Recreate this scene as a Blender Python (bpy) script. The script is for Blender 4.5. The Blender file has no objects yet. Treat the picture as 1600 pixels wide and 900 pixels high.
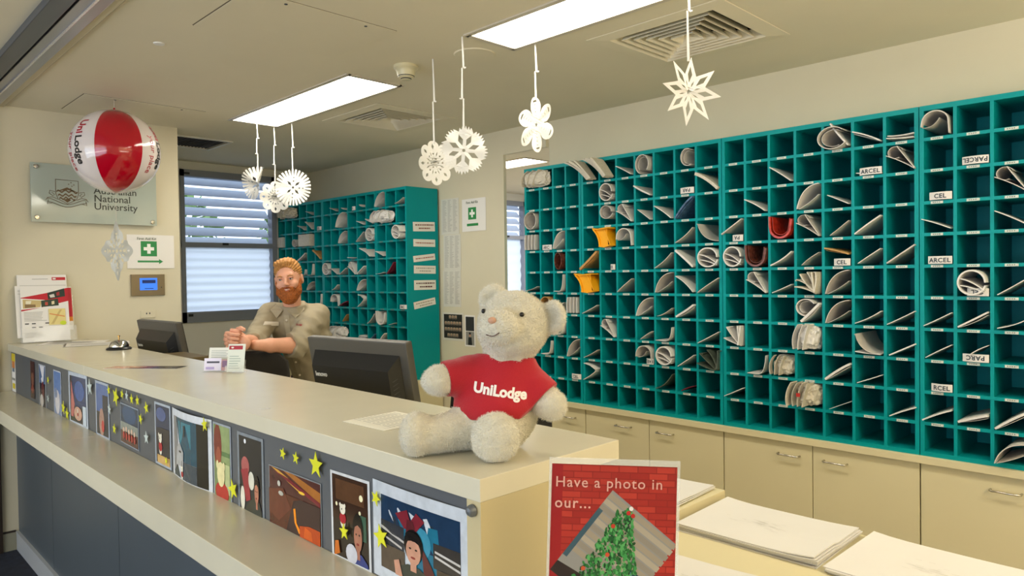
import bpy, bmesh, math, random
import numpy as np
from mathutils import Vector, Matrix, noise
from mathutils.bvhtree import BVHTree
random.seed(7)
sc = bpy.context.scene
COL = sc.collection
PI = math.pi

# ------------------------------------------------------------------ camera, world, lights, exposure
F_PX = 1115.1
cam_d = bpy.data.cameras.new('camera'); cam = bpy.data.objects.new('camera', cam_d); COL.objects.link(cam)
cam_d.sensor_width = 36.0; cam_d.lens = 36.0 * F_PX / 1600.0; cam_d.clip_start = 0.05
CR = Vector((0.70552239, 0.70855343, -0.01379117)); CF = Vector((-0.70867882, 0.70528296, -0.01871558)); CU = CR.cross(CF)
cam.matrix_world = Matrix(((CR.x, CU.x, -CF.x, 0), (CR.y, CU.y, -CF.y, 0), (CR.z, CU.z, -CF.z, 1.464), (0, 0, 0, 1)))
sc.camera = cam
sc.view_settings.view_transform = 'Standard'; sc.view_settings.look = 'None'
sc.view_settings.exposure = 0.0; sc.view_settings.gamma = 1.0; sc.view_settings.use_curve_mapping = False
w = bpy.data.worlds.new('daylight'); sc.world = w; w.use_nodes = True
w.node_tree.nodes['Background'].inputs[0].default_value = (0.72, 0.84, 1.0, 1)
w.node_tree.nodes['Background'].inputs[1].default_value = 2.6
PANEL_STRENGTH = 16.5
PANEL_COLOR = (1.0, 0.93, 0.78)
def area(name, loc, rot, sx, sy, power, color):
    l = bpy.data.lights.new(name, 'AREA'); l.shape = 'RECTANGLE'; l.size = sx; l.size_y = sy; l.energy = power; l.color = color
    o = bpy.data.objects.new(name, l); o.location = loc; o.rotation_euler = rot; COL.objects.link(o); return o
area('lobby_daylight', (-1.5, -3.1, 1.5), (PI/2, 0, 0), 5.0, 2.0, 60, (0.72, 0.84, 1.0))
area('lobby_ceiling_fill', (-1.5, -2.4, 1.5), (PI, 0, 0), 5.0, 0.8, 95, (1.0, 0.90, 0.74))  # unseen fill lamp, added on the lobby side to brighten the ceiling
area('office_ceiling_fill', (1.5, 1.7, 1.5), (PI, 0, 0), 0.8, 2.2, 100, (1.0, 0.88, 0.72))  # second added fill aimed upward; stands for no real fitting
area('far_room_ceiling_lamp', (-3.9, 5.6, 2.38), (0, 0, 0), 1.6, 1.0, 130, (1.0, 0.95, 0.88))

# ------------------------------------------------------------------ materials
def s2l(c):
    return tuple((x/12.92 if x <= 0.04045 else ((x+0.055)/1.055)**2.4) for x in c)
def hexc(h): return s2l(tuple(int(h[i:i+2], 16)/255 for i in (0, 2, 4)))
MATS = {}
def mat(name, h, rough=0.5, metal=0.0, bump=0.0, scale=60, vary=0.0, trans=0.0, sheen=0.0, coat=0.0, emit=0.0, vscale=4, alpha=1.0, spec=None):
    if name in MATS: return MATS[name]
    m = bpy.data.materials.new(name); m.use_nodes = True; nt = m.node_tree; b = nt.nodes['Principled BSDF']
    c = hexc(h) if isinstance(h, str) else h
    b.inputs['Base Color'].default_value = (*c, 1); b.inputs['Roughness'].default_value = rough; b.inputs['Metallic'].default_value = metal
    if spec is not None: b.inputs['Specular IOR Level'].default_value = spec
    if trans: b.inputs['Transmission Weight'].default_value = trans
    if sheen: b.inputs['Sheen Weight'].default_value = sheen
    if coat: b.inputs['Coat Weight'].default_value = coat
    if alpha < 1: b.inputs['Alpha'].default_value = alpha
    if emit: b.inputs['Emission Color'].default_value = (*c, 1); b.inputs['Emission Strength'].default_value = emit
    tc = nt.nodes.new('ShaderNodeTexCoord')
    if vary:
        n = nt.nodes.new('ShaderNodeTexNoise'); n.inputs['Scale'].default_value = vscale; n.inputs['Detail'].default_value = 4
        r = nt.nodes.new('ShaderNodeValToRGB'); r.color_ramp.elements[0].color = (*[x*(1-vary) for x in c], 1); r.color_ramp.elements[1].color = (*[min(1, x*(1+vary)) for x in c], 1)
        r.color_ramp.elements[0].position = .3; r.color_ramp.elements[1].position = .7
        nt.links.new(tc.outputs['Object'], n.inputs['Vector']); nt.links.new(n.outputs['Fac'], r.inputs['Fac']); nt.links.new(r.outputs['Color'], b.inputs['Base Color'])
    if bump:
        n = nt.nodes.new('ShaderNodeTexNoise'); n.inputs['Scale'].default_value = scale; n.inputs['Detail'].default_value = 3
        bp = nt.nodes.new('ShaderNodeBump'); bp.inputs['Strength'].default_value = bump; bp.inputs['Distance'].default_value = .004
        nt.links.new(tc.outputs['Object'], n.inputs['Vector']); nt.links.new(n.outputs['Fac'], bp.inputs['Height']); nt.links.new(bp.outputs['Normal'], b.inputs['Normal'])
    MATS[name] = m; return m
def C(h, rough=.6): return mat('print_'+h, h, rough)
M_wall = mat('cream_wall_paint', 'D8CFB4', .7, bump=.05, scale=300, vary=.02)
M_ceil = mat('ceiling_paint', 'E0D7BE', .8, bump=.03, scale=300, vary=.015)
M_white_wall = mat('white_wall_paint', 'E4E2DC', .7, bump=.03)
M_teal = mat('teal_laminate', '009093', .42, vary=.04, spec=.16)
M_cab = mat('cream_laminate', 'D6CBA4', .42, vary=.015)
M_top = mat('glossy_cream_stone', 'D2CBB4', .24, vary=.02, vscale=9)
M_grey = mat('grey_laminate', '595C60', .38, vary=.04)
M_base = mat('dark_grey_laminate', '4C545B', .4, vary=.05, vscale=3)
M_alu = mat('brushed_aluminium', 'A9ADB8', .32, .85)
M_dalu = mat('grey_window_frame', '868B98', .4, .1)
M_dark = mat('dark_metal', '2A2E38', .4, .3)
M_steel = mat('polished_steel', 'C9C5BA', .18, 1.0)
M_chrome = mat('chrome', 'DDDDDD', .05, 1.0)
M_black = mat('black_plastic', '17181A', .38, bump=.1, scale=400)
M_blackf = mat('dark_chair_fabric', '2B2722', .85, bump=.5, scale=500)
M_paper = mat('white_paper', 'D9D6D1', .75, vary=.02)
M_paper2 = mat('grey_paper', 'C8C3BC', .75, vary=.05, vscale=30)
M_news = mat('newspaper', 'CBC4B4', .85, vary=.10, vscale=120)
M_yel = mat('yellow_padded_paper', 'F2A90C', .5, bump=.2, scale=80)
M_kraft = mat('kraft_paper', 'B98E52', .7, vary=.1, vscale=40)
M_redm = mat('red_magazine', 'B5321F', .25, vary=.35, vscale=60)
M_brownm = mat('brown_magazine', '6B3A2E', .25, vary=.4, vscale=60)
M_bluem = mat('blue_magazine', '4D6A8C', .3, vary=.5, vscale=70)
M_maroon = mat('maroon_envelope', '6A1428', .5, vary=.1)
M_teald = mat('print_navy', '12404A', .6)
M_tag = mat('name_tag_card', 'C6CCC2', .5, vary=.12, vscale=90)
M_fur = mat('cream_plush_fur', 'D8D2BE', .95, bump=.9, scale=260, sheen=.6, vary=.04, vscale=60)
M_furt = mat('plush_fur_tips', 'DDD8C8', .95, sheen=.2)
M_shirtred = mat('red_cotton', 'AE0A1E', .85, bump=.4, scale=500, sheen=.2)
M_skin = mat('skin', 'E2A588', .5, vary=.06, vscale=25, bump=.08, scale=200)
M_hair = mat('ginger_blond_hair', 'B98243', .6, bump=.8, scale=180, vary=.3, vscale=90)
M_beard = mat('ginger_beard', 'A55A20', .75, bump=.9, scale=260, vary=.35, vscale=120)
M_khaki = mat('khaki_shirt_cotton', 'A39880', .85, bump=.25, scale=350, vary=.04, vscale=10)
M_trous = mat('black_trousers', '1B1C20', .85, bump=.2)
M_glass = mat('frosted_sign_glass', 'C2CCC0', .06, trans=.25)
M_clear = mat('clear_acrylic', 'F4F6F4', .05, alpha=.14)
M_led = None

def emis(name, color, strength):
    m = bpy.data.materials.new(name); m.use_nodes = True; nt = m.node_tree; nt.nodes.clear()
    e = nt.nodes.new('ShaderNodeEmission'); o = nt.nodes.new('ShaderNodeOutputMaterial')
    e.inputs[0].default_value = (*color, 1); e.inputs[1].default_value = strength; nt.links.new(e.outputs[0], o.inputs[0]); return m
M_light = emis('light_diffuser', PANEL_COLOR, PANEL_STRENGTH)
M_light_lobby = emis('cool_light_diffuser', (0.85, 0.92, 1.0), 7.0)
M_screen = emis('lit_screen', hexc('4E8CFF'), 1.1)
def translucent(name, h, fac=.5):
    m = bpy.data.materials.new(name); m.use_nodes = True; nt = m.node_tree; nt.nodes.clear()
    d = nt.nodes.new('ShaderNodeBsdfDiffuse'); t = nt.nodes.new('ShaderNodeBsdfTranslucent'); x = nt.nodes.new('ShaderNodeMixShader'); o = nt.nodes.new('ShaderNodeOutputMaterial')
    for q in (d, t): q.inputs[0].default_value = (*hexc(h), 1)
    x.inputs[0].default_value = fac
    nt.links.new(d.outputs[0], x.inputs[1]); nt.links.new(t.outputs[0], x.inputs[2]); nt.links.new(x.outputs[0], o.inputs[0]); return m
M_slat = translucent('translucent_louvre', 'DFE4EE', .68)
M_flake = translucent('thin_white_paper', 'E2E0DA', .15)
def carpet():
    m = mat('dark_blue_carpet', '1C2130', .95, bump=.6, scale=400, vary=.35, vscale=30); return m
M_carpet = carpet()
def foliage_mat(name): return mat(name, '7E9A62', .8, vary=.5, vscale=6)

# ------------------------------------------------------------------ mesh helpers
def mesh_from(name, V, Fs, m, parent=None, smooth=False, mi=None):
    me = bpy.data.meshes.new(name); me.from_pydata([tuple(v) for v in V], [], [tuple(f) for f in Fs]); 
    for q in (m if isinstance(m, (list, tuple)) else [m]): me.materials.append(q)
    if mi is not None: me.polygons.foreach_set('material_index', mi)
    if smooth: me.polygons.foreach_set('use_smooth', [True]*len(me.polygons))
    me.update()
    o = bpy.data.objects.new(name, me); COL.objects.link(o)
    if parent: o.parent = parent
    return o
class MB:
    """collects shapes for one mesh object"""
    def __init__(s): s.V = []; s.F = []; s.I = []; s.mi = 0
    def add(s, V, Fs, M=None):
        b = len(s.V); s.V += [tuple(M @ Vector(v)) if M else tuple(v) for v in V]; s.F += [tuple(i+b for i in f) for f in Fs]; s.I += [s.mi]*len(Fs); return s
    def box(s, x0, x1, y0, y1, z0, z1, M=None, bv=0.0):
        x0, x1 = min(x0, x1), max(x0, x1); y0, y1 = min(y0, y1), max(y0, y1); z0, z1 = min(z0, z1), max(z0, z1)
        if bv:
            bm = bmesh.new(); bmesh.ops.create_cube(bm, size=1)
            for v in bm.verts: v.co = Vector(((x0+x1)/2+v.co.x*(x1-x0), (y0+y1)/2+v.co.y*(y1-y0), (z0+z1)/2+v.co.z*(z1-z0)))
            bmesh.ops.bevel(bm, geom=list(bm.edges), offset=bv, segments=2, profile=.6, affect='EDGES')
            bm.verts.index_update(); V = [v.co.copy() for v in bm.verts]; Fs = [[v.index for v in f.verts] for f in bm.faces]; bm.free()
            return s.add(V, Fs, M)
        V = [(x, y, z) for x in (x0, x1) for y in (y0, y1) for z in (z0, z1)]
        return s.add(V, [(0, 1, 3, 2), (4, 6, 7, 5), (0, 4, 5, 1), (2, 3, 7, 6), (0, 2, 6, 4), (1, 5, 7, 3)], M)
    def tube(s, pts, r, n=8, M=None, cap=True):
        pts = [Vector(p) for p in pts]; V = []; Fs = []
        rr = r if isinstance(r, (list, tuple)) else [r]*len(pts); up = None
        for i, p in enumerate(pts):
            t = (pts[min(i+1, len(pts)-1)] - pts[max(i-1, 0)]).normalized()
            if up is None: up = Vector((0, 0, 1)) if abs(t.z) < .9 else Vector((1, 0, 0))
            a = t.cross(up).normalized(); b = a.cross(t).normalized(); up = b
            for k in range(n):
                an = 2*PI*k/n; V.append(p + a*math.cos(an)*rr[i] + b*math.sin(an)*rr[i])
        for i in range(len(pts)-1):
            for k in range(n): Fs.append((i*n+k, i*n+(k+1) % n, (i+1)*n+(k+1) % n, (i+1)*n+k))
        if cap: Fs.append(tuple(range(n))[::-1]); Fs.append(tuple((len(pts)-1)*n+k for k in range(n)))
        return s.add(V, Fs, M)
    def lathe(s, prof, n=24, M=None):
        V = []; Fs = []
        for (r, z) in prof:
            for k in range(n): V.append((r*math.cos(2*PI*k/n), r*math.sin(2*PI*k/n), z))
        for i in range(len(prof)-1):
            for k in range(n): Fs.append((i*n+k, i*n+(k+1) % n, (i+1)*n+(k+1) % n, (i+1)*n+k))
        if prof[0][0] > 1e-4: Fs.append(tuple(range(n))[::-1])
        if prof[-1][0] > 1e-4: Fs.append(tuple((len(prof)-1)*n+k for k in range(n)))
        return s.add(V, Fs, M)
    def poly(s, pts, th, M=None):
        """flat polygon in the x-z plane, thickness th towards -y"""
        n = len(pts); V = [(x, 0, z) for x, z in pts] + [(x, -th, z) for x, z in pts]
        Fs = [tuple(range(n))[::-1], tuple(range(n, 2*n))] + [(i, (i+1) % n, n+(i+1) % n, n+i) for i in range(n)]
        return s.add(V, Fs, M)
    def build(s, name, m, parent=None, smooth=False):
        o = mesh_from(name, s.V, s.F, m, parent, smooth, s.I if isinstance(m, (list, tuple)) else None)
        return o
def autosmooth(o):
    o.data.polygons.foreach_set('use_smooth', [True]*len(o.data.polygons)); o.data.set_sharp_from_angle(angle=math.radians(35)); return o
def struct(o): o['kind'] = 'structure'; return o
def tag(o, label, cat, group=None):
    o['label'] = label; o['category'] = cat
    if group: o['group'] = group
    return o
def thing(name, label, cat, loc=(0, 0, 0), rz=0, group=None):
    o = bpy.data.objects.new(name, None); o.empty_display_size = .1; COL.objects.link(o); o.location = loc; o.rotation_euler = (0, 0, rz)
    return tag(o, label, cat, group)
def dup(o, parent=None):
    c = o.copy(); COL.objects.link(c)
    if parent: c.parent = parent
    for ch in list(o.children): dup(ch, c)
    return c
def ob_mesh(tmp):
    dg = bpy.context.evaluated_depsgraph_get(); dg.update()
    me = bpy.data.meshes.new_from_object(tmp.evaluated_get(dg)); bpy.data.objects.remove(tmp); return me
def text_geo(txt, size, bold=0.0, align='LEFT', depth=.0005, shear=0.0, space=1.0):
    cu = bpy.data.curves.new('t', 'FONT'); cu.body = txt; cu.size = size; cu.extrude = depth; cu.offset = bold; cu.align_x = align; cu.shear = shear; cu.resolution_u = 3; cu.space_character = space
    o = bpy.data.objects.new('t', cu); COL.objects.link(o); me = ob_mesh(o)
    V = [v.co.copy() for v in me.vertices]; Fs = [list(p.vertices) for p in me.polygons]; bpy.data.meshes.remove(me); bpy.data.curves.remove(cu); return V, Fs
def text(name, txt, size, m, parent, M, **k):
    V, Fs = text_geo(txt, size, **k); return mesh_from(name, [M @ v for v in V], Fs, m, parent)
def shape2d(loops, depth):
    """planar outline with holes (x,y loops) -> verts, faces, extruded by depth"""
    cu = bpy.data.curves.new('s', 'CURVE'); cu.dimensions = '2D'; cu.fill_mode = 'BOTH'; cu.extrude = depth/2
    for L in loops:
        sp = cu.splines.new('POLY'); sp.points.add(len(L)-1)
        for i, (x, y) in enumerate(L): sp.points[i].co = (x, y, 0, 1)
        sp.use_cyclic_u = True
    o = bpy.data.objects.new('s', cu); COL.objects.link(o); me = ob_mesh(o)
    V = [v.co.copy() for v in me.vertices]; Fs = [list(p.vertices) for p in me.polygons]; bpy.data.meshes.remove(me); bpy.data.curves.remove(cu); return V, Fs
def frame(o, x, z):
    """matrix from origin o, local x axis, local z (out of drawing) axis; drawing y = z cross x"""
    x = Vector(x).normalized(); z = Vector(z).normalized(); y = z.cross(x)
    return Matrix(((x.x, y.x, z.x, o[0]), (x.y, y.y, z.y, o[1]), (x.z, y.z, z.z, o[2]), (0, 0, 0, 1)))
def ell(cx, cy, rx, ry, n=16, a=0):
    return [(cx+rx*math.cos(t)*math.cos(a)-ry*math.sin(t)*math.sin(a), cy+rx*math.cos(t)*math.sin(a)+ry*math.sin(t)*math.cos(a)) for t in [2*PI*i/n for i in range(n)]]

# ------------------------------------------------------------------ signed distance modelling (one continuous skin)
def sd_ell(P, c, r, R=None):
    q = P - np.array(c)
    if R is not None: q = q @ np.array(R)
    r = np.array(r); k0 = np.linalg.norm(q/r, axis=-1); k1 = np.linalg.norm(q/(r*r), axis=-1)+1e-9
    return k0*(k0-1)/k1
def sd_cap(P, a, b, ra, rb):
    a = np.array(a, float); b = np.array(b, float); ab = b-a; h = np.clip(((P-a) @ ab)/(ab @ ab), 0, 1)
    return np.linalg.norm(P-(a+h[..., None]*ab), axis=-1) - (ra+(rb-ra)*h)
def smin(a, b, k):
    h = np.clip(.5+.5*(b-a)/k, 0, 1); return b+(a-b)*h - k*h*(1-h)
def smax(a, b, k): return -smin(-a, -b, k)
def wob(P, s, amp):
    x, y, z = P[..., 0]*s, P[..., 1]*s, P[..., 2]*s
    return amp*(np.sin(x+1.7*np.sin(y*.9+z*.6))*np.sin(y*1.1+1.3*np.sin(z*.8))*np.sin(z+1.1*np.sin(x*.7)))
def surf(f, lo, hi, h):
    ax = [np.arange(lo[i], hi[i]+h, h) for i in range(3)]
    P = np.stack(np.meshgrid(*ax, indexing='ij'), -1); S = f(P); ins = S < 0
    n = S.shape; acc = np.zeros((n[0]-1, n[1]-1, n[2]-1, 3)); cnt = np.zeros((n[0]-1, n[1]-1, n[2]-1))
    cr = [(i, j, k) for i in (0, 1) for j in (0, 1) for k in (0, 1)]
    sl = lambda A, c: A[c[0]:n[0]-1+c[0], c[1]:n[1]-1+c[1], c[2]:n[2]-1+c[2]]
    for a in cr:
        for d in range(3):
            if a[d]: continue
            b = list(a); b[d] = 1; sa, sb = sl(S, a), sl(S, b); x = (sa < 0) != (sb < 0)
            t = np.where(x, sa/np.where(x, sa-sb, 1), 0); p = np.zeros(t.shape+(3,)); p[..., :] = np.array(a, float); p[..., d] = t
            acc += p*x[..., None]; cnt += x
    act = cnt > 0; idx = -np.ones(act.shape, int); idx[act] = np.arange(act.sum())
    ijk = np.argwhere(act); V = (ijk + acc[act]/cnt[act][:, None])*h + np.array(lo)
    e = h*.5
    for _ in range(2):
        v0 = f(V); g = np.stack([f(V+np.eye(3)[i]*e)-f(V-np.eye(3)[i]*e) for i in range(3)], -1)/(2*e); g2 = (g*g).sum(-1)+1e-6
        V = V - np.clip(v0/g2, -h*.5, h*.5)[:, None]*g*.8
    Q = []
    for d in range(3):
        o = [(1, 2), (2, 0), (0, 1)][d]; A = [slice(1, -1)]*3; A[d] = slice(0, -1); B = list(A); B[d] = slice(1, None)
        ia, ib = ins[tuple(A)], ins[tuple(B)]; w_ = np.argwhere(ia != ib)
        if not len(w_): continue
        base = w_ + 1; base[:, d] -= 1; fl = ia[tuple(w_.T)]
        def at(du, dv):
            c = base.copy(); c[:, o[0]] -= du; c[:, o[1]] -= dv; return idx[tuple(c.T)]
        q = np.stack([at(1, 1), at(0, 1), at(0, 0), at(1, 0)], -1); q[~fl] = q[~fl][:, ::-1]; Q.append(q)
    return V, np.concatenate(Q).tolist()
def rotz(a): c, s = math.cos(a), math.sin(a); return np.array([[c, -s, 0], [s, c, 0], [0, 0, 1.]])
def rotx(a): c, s = math.cos(a), math.sin(a); return np.array([[1, 0, 0], [0, c, -s], [0, s, c.real]])
def roty(a): c, s = math.cos(a), math.sin(a); return np.array([[c, 0, s], [0, 1, 0], [-s, 0, c]])

# ------------------------------------------------------------------ room shell
CZ = 2.417
def plane_holes(name, x0, x1, y0, y1, z, holes, m, th=.05):
    """horizontal slab with rectangular openings"""
    xs = sorted({x0, x1} | {v for h in holes for v in h[:2]}); ys = sorted({y0, y1} | {v for h in holes for v in h[2:]})
    b = MB(); ok = lambda x, y: not any(h[0] < x < h[1] and h[2] < y < h[3] for h in holes)
    V = {}; 
    def vid(x, y, zz):
        k = (x, y, zz)
        if k not in V: V[k] = len(b.V); b.V.append(k)
        return V[k]
    for i in range(len(xs)-1):
        for j in range(len(ys)-1):
            a, c, d, e = xs[i], xs[i+1], ys[j], ys[j+1]
            if ok((a+c)/2, (d+e)/2):
                b.F.append((vid(a, d, z), vid(a, e, z), vid(c, e, z), vid(c, d, z))); b.F.append((vid(a, d, z+th), vid(c, d, z+th), vid(c, e, z+th), vid(a, e, z+th))); b.I += [0, 0]
                for (p, q, mx, my) in (((a, d), (a, e), a-1e-4, (d+e)/2), ((c, e), (c, d), c+1e-4, (d+e)/2), ((c, d), (a, d), (a+c)/2, d-1e-4), ((a, e), (c, e), (a+c)/2, e+1e-4)):
                    if not ok(mx, my): b.F.append((vid(*p, z), vid(*p, z+th), vid(*q, z+th), vid(*q, z))); b.I.append(0)
    return b.build(name, m)
PANELS = [(-4.225, -2.925, 1.84, 2.145), (-2.13, -.83, 1.89, 2.155), (-.03, 1.27, 1.87, 2.155), (-5.3, -4.05, 4.2, 4.5)]
LOBBY = [(-3.2, -1.9, -1.2, -.9), (-.6, .7, -1.2, -.9)]
VENTS = [(-3.88, -3.31, 2.275, 2.82), (-1.84, -1.26, 2.30, 2.83)]
GRILLE = (-5.3, -4.9, 1.76, 2.14)
struct(plane_holes('ceiling', -5.95, 2.5, -3.2, 7.0, CZ, PANELS+LOBBY+VENTS+[GRILLE], M_ceil))
b = MB(); b.box(-5.95, 2.5, -3.2, 7.0, -.06, 0); struct(b.build('floor', M_carpet))
b = MB(); b.box(-4.68, 2.49, 1.12, 3.12, 0, .004); b.box(-5.94, -4.68, 1.71, 2.98, 0, .004); struct(b.build('floor_bounce', mat('pale_bounce_floor', 'B9B09A', .5, vary=.05)))  # unseen pale floor added behind the counter to bounce light upward
b = MB(); b.box(-4.83, -4.68, -3.2, 1.70, 0, CZ); struct(b.build('wall_left', M_wall))
b = MB()
W1 = (2.17, 2.985, 1.11, 2.35); W2 = (5.60, 6.16, .9, 2.33)
b.box(-6.05, -5.95, 1.55, W1[0], 0, CZ); b.box(-6.05, -5.95, W1[1], W2[0], 0, CZ); b.box(-6.05, -5.95, W2[1], 7.0, 0, CZ)
for W in (W1, W2): b.box(-6.05, -5.95, W[0], W[1], 0, W[2]); b.box(-6.05, -5.95, W[0], W[1], W[3], CZ)
struct(b.build('wall_window_side', M_white_wall))
b = MB(); b.box(-5.95, -4.83, 1.55, 1.70, 0, CZ); struct(b.build('wall_alcove', M_wall))
b = MB(); b.box(-5.95, -3.38, 3.30, 3.325, 0, CZ); b.box(-3.38, -3.0, 3.30, 3.325, 2.255, CZ); b.box(-3.0, 2.5, 3.33, 3.45, 2.10, CZ); b.box(-3.0, 2.5, 3.33, 3.45, 0, .727); b.box(-.009, 2.5, 3.33, 3.45, .727, 2.10)
struct(b.build('wall_back', M_wall))
b = MB(); b.box(-5.95, 2.5, 7.0, 7.1, 0, CZ); b.box(-1.6, -1.5, 3.45, 7.0, 0, CZ); struct(b.build('wall_far_room', M_white_wall))
b = MB(); b.box(2.5, 2.6, -3.2, 3.45, 0, CZ); struct(b.build('wall_right', M_wall))
b = MB(); b.box(-4.83, -4.2, -3.3, -3.2, 0, CZ); b.box(1.6, 2.5, -3.3, -3.2, 0, CZ); b.box(-4.2, 1.6, -3.3, -3.2, 0, .4); b.box(-4.2, 1.6, -3.3, -3.2, 2.25, CZ)
struct(b.build('wall_lobby', M_wall))
b = MB()
for i in range(7): x = -4.2+i*5.8/6; b.box(x-.02, x+.02, -3.27, -3.23, .4, 2.25)
b.box(-4.2, 1.6, -3.27, -3.23, .4, .45); b.box(-4.2, 1.6, -3.27, -3.23, 2.2, 2.25); struct(b.build('window_3', M_dalu))
# skirting
b = MB(); b.box(-4.68, -4.668, -3.2, .80, 0, .098); struct(b.build('baseboard_left', mat('skirting_cream', '8F8C78', .5)))
b = MB(); b.box(-4.679, -4.6655, -3.2, .80, .098, .106); struct(b.build('trim_1', mat('dark_brown_strip', '2A1D14', .5)))
b = MB(); b.box(-4.68, -4.655, .52, .738, 0, CZ); struct(b.build('trim_2', mat('dark_brown_strip', '2A1D14', .5)))
# shutter rail along the ceiling over the counter
rail = thing('shutter_rail', 'grey metal roller shutter rail running along the ceiling above the counter front', 'rail', (0, 0, CZ))
b = MB(); b.box(-4.68, 2.49, .60, .664, -.03, 0, bv=.003); b.build('outer_channel', mat('slate_metal', '5A6270', .35, .7), rail)
b = MB(); b.box(-4.68, 2.49, .664, .678, -.006, 0); b.build('slot', mat('slot_black', '0B0D18', .6), rail)
b = MB(); b.box(-4.68, 2.49, .678, .764, -.02, 0, bv=.003); b.build('inner_channel', M_alu, rail)
b = MB(); b.box(-4.68, 2.49, .712, .722, -.026, -.02, bv=.002); b.build('ridge', mat('bright_metal', 'E6E8F4', .25, .8), rail)
b = MB(); b.box(-4.68, 2.49, .764, .797, -.008, 0); b.build('cover_strip', M_ceil, rail)
b = MB(); b.box(-4.68, 2.49, .797, .802, -.003, 0); b.build('brown_line', mat('dark_brown_strip', '2A1D14', .5), rail)  # thin dark brown line along the cover strip

# ------------------------------------------------------------------ windows with louvres
def window(n, W, split, cool):
    y0, y1, z0, z1 = W; x = -5.95
    r = bpy.data.objects.new('window_%d' % n, None); COL.objects.link(r); struct(r)
    b = MB(); f = .055
    b.box(x-.06, x+.02, y0, y1, z1-f, z1); b.box(x-.06, x+.02, y0, y1, z0, z0+f+.03); b.box(x-.06, x+.02, y0, y0+.03, z0, z1); b.box(x-.06, x+.02, y1-.045, y1, z0, z1); b.box(x-.06, x+.025, y0, y1, split-.02, split+.02)
    b.build('window_frame', M_dalu, r)
    b = MB(); b.box(x+.02, x+.035, y0+.40*(y1-y0), y0+.46*(y1-y0), split+.0, split+.02); b.box(x+.02, x+.03, y0+.03, y0+.07, z1-.04, z1-.025); b.box(x+.02, x+.03, y0+.04, y0+.075, z0+.05, z0+.07); b.build('latch', M_black, r)
    b = MB(); zz = split+.035
    while zz < z1-f-.01:
        b.add([(x-.10, y0+.03, zz+.035), (x-.10, y1-.045, zz+.035), (x-.035, y1-.045, zz-.034), (x-.035, y0+.03, zz-.034), (x-.104, y0+.03, zz+.030), (x-.104, y1-.045, zz+.030), (x-.039, y1-.045, zz-.039), (x-.039, y0+.03, zz-.039)],
              [(0, 1, 2, 3), (7, 6, 5, 4), (0, 4, 5, 1), (3, 2, 6, 7), (0, 3, 7, 4), (1, 5, 6, 2)]); zz += .082
    b.build('louvre_blades', M_slat, r)
    b = MB(); N = 60; V = []; Fs = []
    for i in range(N+1):
        z = z0+f+.03+(split-.02-z0-f-.03)*i/N; d = .006*math.sin(i*2*PI/7.5)
        V += [(x-.04+d, y0+.03, z), (x-.04+d, y1-.045, z)]
        if i: Fs.append((2*i-2, 2*i-1, 2*i+1, 2*i))
    b.add(V, Fs); b.build('frosted_pane', M_slat, r, smooth=True)
    return r
window(1, W1, 1.742, True); window(2, W2, 1.90, True)
b = MB(); b.box(-5.93, -5.90, 6.17, 6.95, .9, 2.33)
for i in range(9): b.tube([(-5.88, 6.2+i*.085, .9), (-5.88, 6.2+i*.085, 2.33)], .035, 8)
tag(b.build('curtain', mat('taupe_curtain', 'A0917C', .9), smooth=True), 'taupe pleated curtain beside the small window through the far opening', 'curtain')
# outside greenery
rr = random.Random(3)
for k in range(3):
    t = thing('tree', 'bright green leafy shrub outside the louvred window, %s' % ['nearest the wall corner', 'behind the middle of the pane', 'towards the teal rack'][k], 'tree', (-9.0, .6+k*2.3, 0))
    b = MB(); b.tube([(0, 0, 0), (.05, 0, .9), (0, .05, 1.7)], [.06, .05, .03]); b.build('trunk', mat('bark', '5B4A36', .9), t)
    b = MB()
    for i in range(700):
        u = rr.uniform(0, 2*PI); v = math.acos(rr.uniform(-1, 1)); q = rr.uniform(.6, 1)**.5; c = Vector((.6*q*math.sin(v)*math.cos(u), .9*q*math.sin(v)*math.sin(u), 1.9+.75*q*math.cos(v)))
        a = Vector((rr.gauss(0, 1), rr.gauss(0, 1), rr.gauss(0, 1))).normalized()*.11; d = a.cross(Vector((rr.gauss(0, 1), rr.gauss(0, 1), 1))).normalized()*.05
        b.add([c-a, c+d, c+a, c-d], [(0, 1, 2, 3)])
    b.build('foliage', foliage_mat('leaves'), t)
b = MB(); b.box(-16, -6.06, -6, 14, -.1, -.02); struct(b.build('ground', mat('pale_outdoor_paving', 'B8BBB4', .9, vary=.1)))

# ------------------------------------------------------------------ ceiling fittings
def light_panel(r, label, m=M_light):
    x0, x1, y0, y1 = r; t = thing('ceiling_light', label, 'ceiling light', (0, 0, CZ), 0, None)
    b = MB(); f = .012
    for q in ((x0-f, x1+f, y0-f, y0+f), (x0-f, x1+f, y1-f, y1+f), (x0-f, x0+f, y0, y1), (x1-f, x1+f, y0, y1)): b.box(*q, -.006, .03)
    b.build('frame', mat('white_metal_trim', 'C9BFAE', .4), t)
    b = MB(); b.box(x0+f, x1-f, y0+f, y1-f, .006, .012); b.build('diffuser', m, t)
    b = MB(); b.box(x0, x1, y0, y1, .03, .05); b.build('housing', M_white_wall, t)
light_panel(PANELS[0], 'long lit ceiling panel with three paper snowflakes hanging from it')
light_panel(PANELS[1], 'large lit ceiling panel above the white teddy bear')
light_panel(PANELS[2], 'lit ceiling panel above the right end of the desk')
light_panel(PANELS[3], 'lit ceiling panel in the far room seen past the teal racks')
light_panel(LOBBY[0], 'cool lobby ceiling panel in front of the counter', M_light_lobby); light_panel(LOBBY[1], 'cool lobby ceiling panel behind the viewer', M_light_lobby)
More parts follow.
